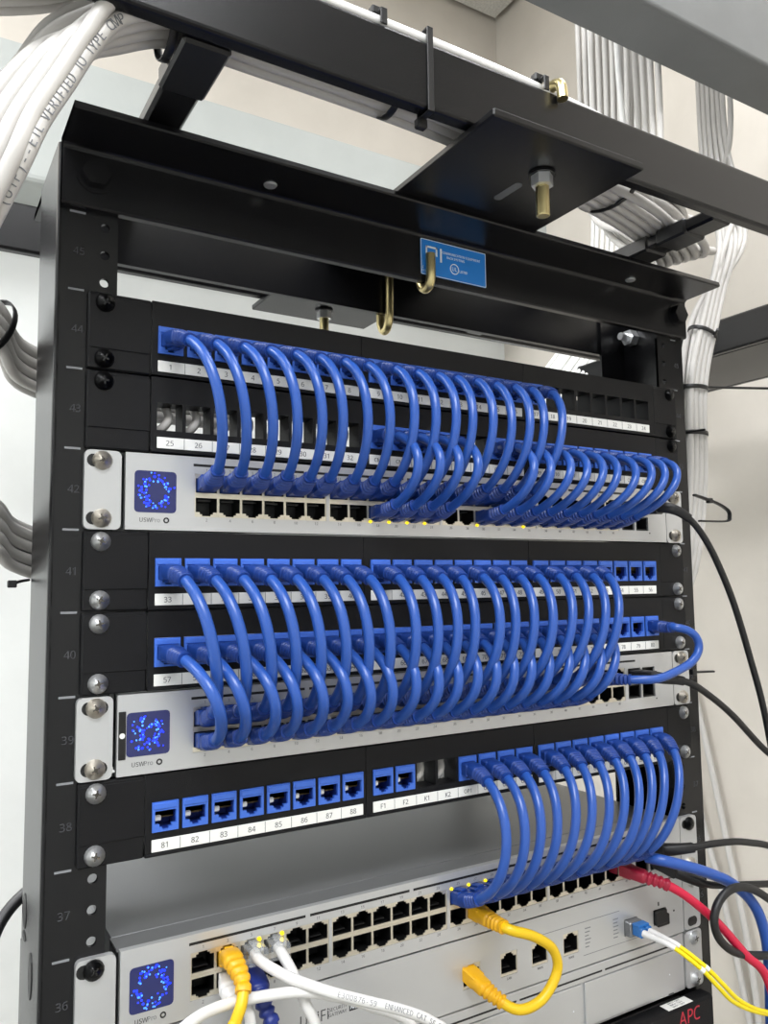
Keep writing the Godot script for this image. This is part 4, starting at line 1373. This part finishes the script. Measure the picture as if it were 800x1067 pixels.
func bundles() -> void:
	var X := Vector3(1, 0, 0)
	var Y := Vector3(0, 1, 0)
	var Z := Vector3(0, 0, 1)
	var r := 0.0034
	# near group: along the ladder behind the front rail, over its end, down past the left post and in behind it
	bundle(8, [
		[Vector3(0.372, 1.19, -0.145), Z * 1.5, X, 10], [Vector3(0.370, 0.60, -0.145), Z * 1.5, X, 10], [Vector3(0.350, 0.40, -0.130), Z * 1.4, X, 10], [Vector3(0.310, 0.300, -0.060), (Z + X * 0.5), Y - X * 0.5, 8], [Vector3(0.255, 0.2500, 0.010), Z + X * 0.3, Y, 7], [Vector3(0.19, 0.2390, 0.046), Z, Y, 6], [Vector3(0.10, 0.2390, 0.068), Z, Y, 5], [Vector3(-0.05, 0.2390, 0.088), Z, Y, 4],
		[Vector3(-0.19, 0.2395, 0.092), Z, Y, 4], [Vector3(-0.222, 0.2378, 0.093), Z, Y, 4], [Vector3(-0.248, 0.2235, 0.095), Z, (Y - X * 0.5).normalized(), 4],
		[Vector3(-0.2680, 0.2040, 0.099), (Z * 0.7 + X * 0.6), (-X * 0.8 + Y * 0.6), 4], [Vector3(-0.2805, 0.1830, 0.103), (Z * 0.6 + X * 0.8), (-X * 0.9 + Y * 0.4), 4], [Vector3(-0.2905, 0.1600, 0.107), (Z * 0.6 + X * 0.8), (-X + Y * 0.2), 4], [Vector3(-0.2985, 0.1380, 0.108), (Z * 0.6 + X * 0.8), -X, 4],
		[Vector3(-0.316, 0.100, 0.095), X, -X + Z, 4], [Vector3(-0.333, 0.05, 0.06), X, -X, 4], [Vector3(-0.330, 0.022, 0.01), Y, -X, 4],
		[Vector3(-0.303, 0.012, -0.035), Y * 1.3, -X, 4], [Vector3(-0.280, 0.004, -0.056), Y, -Z, 4], [Vector3(-0.262, -0.008, -0.082), Y, -Z, 4], [Vector3(-0.20, -0.022, -0.12), Y, -Z, 4], [Vector3(-0.10, -0.022, -0.13), Y, -Z, 4]],
		0.0003, 0.0036, "white network cable dropping past the left post from the ladder's near side", "white cables spilling off the ladder past the left post",
		{3: [["(UTP)--ETL VERIFIED TO TYPE CMP", Vector3(-0.300, 0.130, 0.11), 0.0042]], 2: [["CAT 6 550 MHZ   PATENTED   ETL", Vector3(-0.300, 0.130, 0.11), 0.0034]]}, 31)
	bundle(12, [
		[Vector3(0.350, 1.19, -0.143), Z * 1.45, X, 12], [Vector3(0.350, 0.60, -0.143), Z * 1.45, X, 12], [Vector3(0.332, 0.40, -0.125), Z * 1.3, X, 12], [Vector3(0.292, 0.315, -0.055), (Z + X * 0.5), Y - X * 0.5, 8], [Vector3(0.235, 0.2640, 0.012), Z + X * 0.3, Y, 6], [Vector3(0.17, 0.2540, 0.048), Z, Y, 5], [Vector3(0.08, 0.2535, 0.072), Z, Y, 4], [Vector3(-0.05, 0.2535, 0.088), Z, Y, 4],
		[Vector3(-0.19, 0.2535, 0.089), Z, Y, 4], [Vector3(-0.228, 0.2490, 0.083), Z, Y, 4], [Vector3(-0.252, 0.2310, 0.078), Z, Y, 4], [Vector3(-0.275, 0.2120, 0.074), Z, Y, 4], [Vector3(-0.290, 0.1860, 0.072), Z, Y, 4],
		[Vector3(-0.302, 0.162, 0.070), Z, -X, 4], [Vector3(-0.322, 0.140, 0.045), X, -X, 4], [Vector3(-0.325, 0.135, 0.0), X, -X, 4], [Vector3(-0.303, 0.136, -0.035), Y, -X, 4],
		[Vector3(-0.280, 0.122, -0.056), Y, -Z, 4], [Vector3(-0.262, 0.108, -0.082), Y, -Z, 4], [Vector3(-0.20, 0.105, -0.12), Y, -Z, 4], [Vector3(-0.10, 0.105, -0.13), Y, -Z, 4]],
		0.0003, r, "white network cable lying on the ladder rungs and curving behind the left post", "white cables lying along the ladder",
		{0: [["CAT6 UTP 23AWG VERIFIED TO TYPE CMP", Vector3(0.075, 0.25, 0.06), 0.0030]], 1: [["4PR 23AWG ETL VERIFIED CMP 550MHZ", Vector3(0.075, 0.25, 0.06), 0.0030]]}, 32)
	# more cable running off the open end of the ladder, high on the left
	bundle(4, [
		[Vector3(-0.05, 0.2725, 0.084), Z, Y, 4], [Vector3(-0.19, 0.2725, 0.084), Z, Y, 4], [Vector3(-0.24, 0.268, 0.080), Z, Y, 4], [Vector3(-0.275, 0.245, 0.078), Z, Y, 4], [Vector3(-0.32, 0.225, 0.08), Z, Y, 4], [Vector3(-0.38, 0.20, 0.08), Z, Y, 4], [Vector3(-0.44, 0.12, 0.07), X, Y, 4], [Vector3(-0.45, -0.2, 0.05), X, Y, 4]],
		0.0003, r, "white network cable running off the ladder's open end above the left post", "white cables off the ladder's open end", {}, 33)
	# vertical drops beside the right wall
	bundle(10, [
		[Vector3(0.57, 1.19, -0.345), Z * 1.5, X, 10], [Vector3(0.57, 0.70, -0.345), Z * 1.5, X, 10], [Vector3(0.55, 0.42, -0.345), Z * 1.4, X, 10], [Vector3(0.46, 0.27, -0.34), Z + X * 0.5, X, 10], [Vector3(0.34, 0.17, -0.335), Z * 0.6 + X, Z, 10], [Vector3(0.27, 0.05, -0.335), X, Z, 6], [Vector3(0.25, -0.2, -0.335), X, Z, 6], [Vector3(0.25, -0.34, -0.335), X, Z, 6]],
		0.0010, r, "white network cable falling from the ceiling behind the ladder", "white cables falling behind the ladder", {}, 34, "cable_white_lit")
	bundle(10, [
		[Vector3(0.50, 1.19, -0.128), Z, X, 7], [Vector3(0.50, 0.70, -0.128), Z, X, 7], [Vector3(0.50, 0.50, -0.128), Z, X, 7], [Vector3(0.46, 0.40, -0.095), Z + X * 0.4, X, 6], [Vector3(0.394, 0.315, -0.045), X, Z, 5], [Vector3(0.358, 0.235, -0.042), X, -Z, 4], [Vector3(0.332, 0.158, -0.042), X, -Z, 4],
		[Vector3(0.3245, 0.064, -0.042), X, -Z, 4], [Vector3(0.311, -0.012, -0.044), X, -Z, 4], [Vector3(0.294, -0.06, -0.050), X, -Z, 4], [Vector3(0.282, -0.15, -0.060), X, -Z, 4], [Vector3(0.278, -0.8, -0.062), X, -Z, 4]],
		0.0003, 0.0032, "white network cable falling from the ceiling down beside the right post", "white cables beside the right post", {}, 35)
	# single cable along the top of the front rail
	var b := MB.new()
	b.tube(spline([Vector3(-0.42, 0.2655, 0.114), Vector3(-0.2, 0.2650, 0.1135), Vector3(-0.05, 0.2650, 0.1135), Vector3(0.05, 0.2680, 0.105), Vector3(0.13, 0.2740, 0.085), Vector3(0.20, 0.2860, 0.045), Vector3(0.26, 0.3150, -0.02), Vector3(0.305, 0.40, -0.09), Vector3(0.325, 0.60, -0.12), Vector3(0.325, 1.19, -0.12)], 8), 0.0032, 10)
	single("network_cable", b, "cord_white", "single white cable tied along the top edge of the front ladder rail", "cable")
	# ties
	for q in [[-0.089, "black cable tie strapped round the front ladder rail, head below it"], [-0.118, "short black cable tie on the top edge of the front rail"], [-0.005, "black cable tie on the rail beside the hook bolt"]]:
		var x: float = q[0]
		b = MB.new()
		if x == -0.089:
			b.box(Vector3(x - 0.0020, 0.2215, 0.1180), Vector3(x + 0.0020, 0.2700, 0.1192), 0.0004)
			b.box(Vector3(x - 0.0020, 0.2690, 0.1090), Vector3(x + 0.0020, 0.2702, 0.1192), 0.0004)
			b.box(Vector3(x - 0.0020, 0.2215, 0.1075), Vector3(x + 0.0020, 0.2227, 0.1192), 0.0004)
			b.box(Vector3(x - 0.0020, 0.2215, 0.1072), Vector3(x + 0.0020, 0.2700, 0.1084), 0.0004)
			b.box(Vector3(x - 0.0032, 0.2170, 0.1060), Vector3(x + 0.0032, 0.2225, 0.1110), 0.0008)
		else:
			b.box(Vector3(x - 0.0020, 0.2610, 0.1180), Vector3(x + 0.0020, 0.2700, 0.1192), 0.0004)
			b.box(Vector3(x - 0.0020, 0.2690, 0.1080), Vector3(x + 0.0020, 0.2702, 0.1192), 0.0004)
			b.box(Vector3(x - 0.0045, 0.2690, 0.1095), Vector3(x + 0.0025, 0.2740, 0.1145), 0.0008)
		single("cable_tie", b, "tie_black", q[1], "cable tie")
	ring_tie("black cable tie round the ladder cables between left rung and mounting plate", Vector3(-0.098, 0.2520, 0.0895), X, 0.0185, 0.0195, Vector3.ZERO)
	ring_tie("black cable tie round the ladder cables right of the mounting plate", Vector3(0.098, 0.2500, 0.068), Vector3(1, 0, -0.2), 0.026, 0.0165, Vector3.ZERO)
	ring_tie("black cable tie round the ladder cables next to the left rung", Vector3(-0.2235, 0.2460, 0.090), X, 0.0190, 0.0220, Vector3.ZERO)
	ring_tie("black cable tie round the upper white cables entering behind the left post", Vector3(-0.2830, 0.1235, -0.0600), Vector3(0.62, -0.40, -0.68), 0.0130, 0.0195, Vector3.ZERO)
	tie("black cable tie under the lower white cables entering behind the left post", [Vector3(-0.2685, -0.0285, -0.066), Vector3(-0.2640, -0.0270, -0.068), Vector3(-0.2595, -0.0262, -0.072)])
	ring_tie("black cable tie round the white cables just under the top angle", Vector3(0.349, 0.212, -0.047), Vector3(-0.3, -1, 0), 0.017, 0.011, Vector3(-0.02, 0.004, 0.02))
	ring_tie("black cable tie round the white cables with a long tail reaching right", Vector3(0.331, 0.155, -0.047), Y, 0.0165, 0.011, Vector3(0.14, 0.010, 0.02))
	ring_tie("black cable tie round the white cables level with the second patch panel", Vector3(0.328, 0.110, -0.047), Y, 0.0165, 0.011, Vector3(0.008, 0.0, 0.02))
	tie("black cable tie with its tail bent back in a hook beside the first switch", [Vector3(0.2818, 0.0383, 0.002), Vector3(0.262, 0.0425, 0.002), Vector3(0.290, 0.0370, 0.002), Vector3(0.3060, 0.0310, 0.002), Vector3(0.3085, 0.0250, 0.002), Vector3(0.3030, 0.0208, 0.002), Vector3(0.2676, 0.0200, 0.002)])
	tie("black cable tie tail poking out beside the second switch", [Vector3(0.214, -0.1035, 0.03), Vector3(0.225, -0.104, 0.03), Vector3(0.238, -0.1045, 0.03)])
	# cables hanging behind the empty openings of the second panel and the panel numbered from 81
	for i in [0, 1, 2, 3, 4, 5, 6, 7, 10, 11]:
		var u := 43 if i < 8 else 38
		b = MB.new()
		var c := Vector3(jack_x(i), jack_y(u), -0.006)
		var k := 0.8 + 0.4 * fmod(i * 0.37, 1.0)
		b.tube(spline([c + Vector3(0.003, 0.022, -0.030), c + Vector3(0.003 * k, 0.009, -0.008), c + Vector3(0.002, 0.001, 0.0), c + Vector3(-0.003 * k, -0.0055, -0.001), c + Vector3(-0.012, -0.009, -0.012), c + Vector3(-0.018, -0.016, -0.030)], 6), 0.0026, 10)
		var lab := "white cable end showing through an empty opening of the second patch panel" if i < 8 else "white cable end showing through an empty opening of the panel numbered from 81"
		single("cable_end", b, "cable_white", lab, "cable", "cable ends behind the second patch panel" if i < 8 else "cable ends behind the panel numbered from 81")

func _ready() -> void:
	font = SystemFont.new()
	font.font_names = PackedStringArray(["Droid Sans"])
	materials()
	camera_and_light()
	room()
	ceiling_lamp(Vector3(-0.55, CY - 0.002, 1.05), Vector2(1.2, 0.6), 3.6, "lit ceiling panel over the space in front of the rack")
	ceiling_lamp(Vector3(-1.10, CY - 0.002, -0.25), Vector2(0.6, 1.0), 3.8, "lit ceiling panel beside the rack")
	ceiling_lamp(Vector3(0.45, CY - 0.002, 0.10), Vector2(0.3, 0.45), 0.9, "lit ceiling panel near the cream wall")
	rack()
	ladder()
	make_jack()
	make_port()
	var all := []
	var none := []
	for i in 24: all.append(true); none.append(false)
	var T := []
	for i in 24: T.append(str(i + 1))
	var j44 := []
	var j43 := []
	var j38 := []
	for i in 24:
		j44.append(i < 17)
		j43.append([8, 9, 10, 11, 14, 15, 16, 17, 18, 19, 20, 21, 22, 23].has(i))
		j38.append(i != 10 and i != 11)
	var blk := "screw_black"
	var znc := "screw_zinc"
	patch_panel(44, "topmost black patch panel, numbered 1 to 24, its last openings empty", j44, T, [[-1, 0.0381, blk], [-1, 0.00635, blk], [1, 0.0381, blk], [1, 0.00635, blk]], range(17))
	T = []
	for i in 24: T.append(str(i + 25) if i < 8 else "CM%d" % (i - 7))
	patch_panel(43, "second black patch panel, numbered from 25, with white cable ends in empty openings", j43, T, [[-1, 0.0381, blk], [1, 0.0381, blk]], range(24))
	T = []
	for i in 24: T.append(str(i + 33))
	patch_panel(41, "black patch panel numbered from 33, between the first switch and panel 57", all, T, [[-1, 0.0381, znc], [-1, 0.00635, znc], [1, 0.0381, znc], [1, 0.00635, znc]], range(20))
	T = []
	for i in 24: T.append(str(i + 57))
	patch_panel(40, "black patch panel numbered from 57, just above the second switch", all, T, [[-1, 0.0381, znc], [-1, 0.00635, znc], [1, 0.0381, znc], [1, 0.00635, znc]], range(20) + [23])
	T = []
	for i in 24: T.append(str(i + 81) if i < 8 else ["F1", "F2", "K1", "K2", "OP1", "OP2", "OP3", "OP4"][i % 8] if i < 16 else "OP%d" % (i - 11))
	patch_panel(38, "black patch panel numbered from 81 with open blue jacks, under the second switch", j38, T, [[-1, 0.0381, znc], [-1, 0.00635, znc], [1, 0.0381, znc], [1, 0.00635, znc]], range(12, 24))
	var nik := "screw_nickel"
	var four := [[-1, 0.0381, nik], [-1, 0.00635, nik], [1, 0.0381, nik], [1, 0.00635, nik]]
	switch(42, 0.0, "first silver switch with blue ring display, under the second patch panel", {"screws": four, "leds": [[8, 1], [9, 1], [10, 1], [11, 1], [14, 1], [17, 1]]})
	switch(39, -0.0022, "second silver switch with black clip beside its blue display", {"screws": four, "tab": true})
	switch(36, 0.0015, "lowest silver switch with rows of empty ports and its grey top in view", {"screws": [[-1, 0.0381, blk], [1, 0.0381, blk], [1, 0.00635, nik]], "leds": [[12, 0], [13, 0], [14, 0], [15, 0], [16, 0], [19, 0], [22, 0]], "two_leds": [2, 3]})
	low_units()
	cords()
	loose_cords()
	bundles()
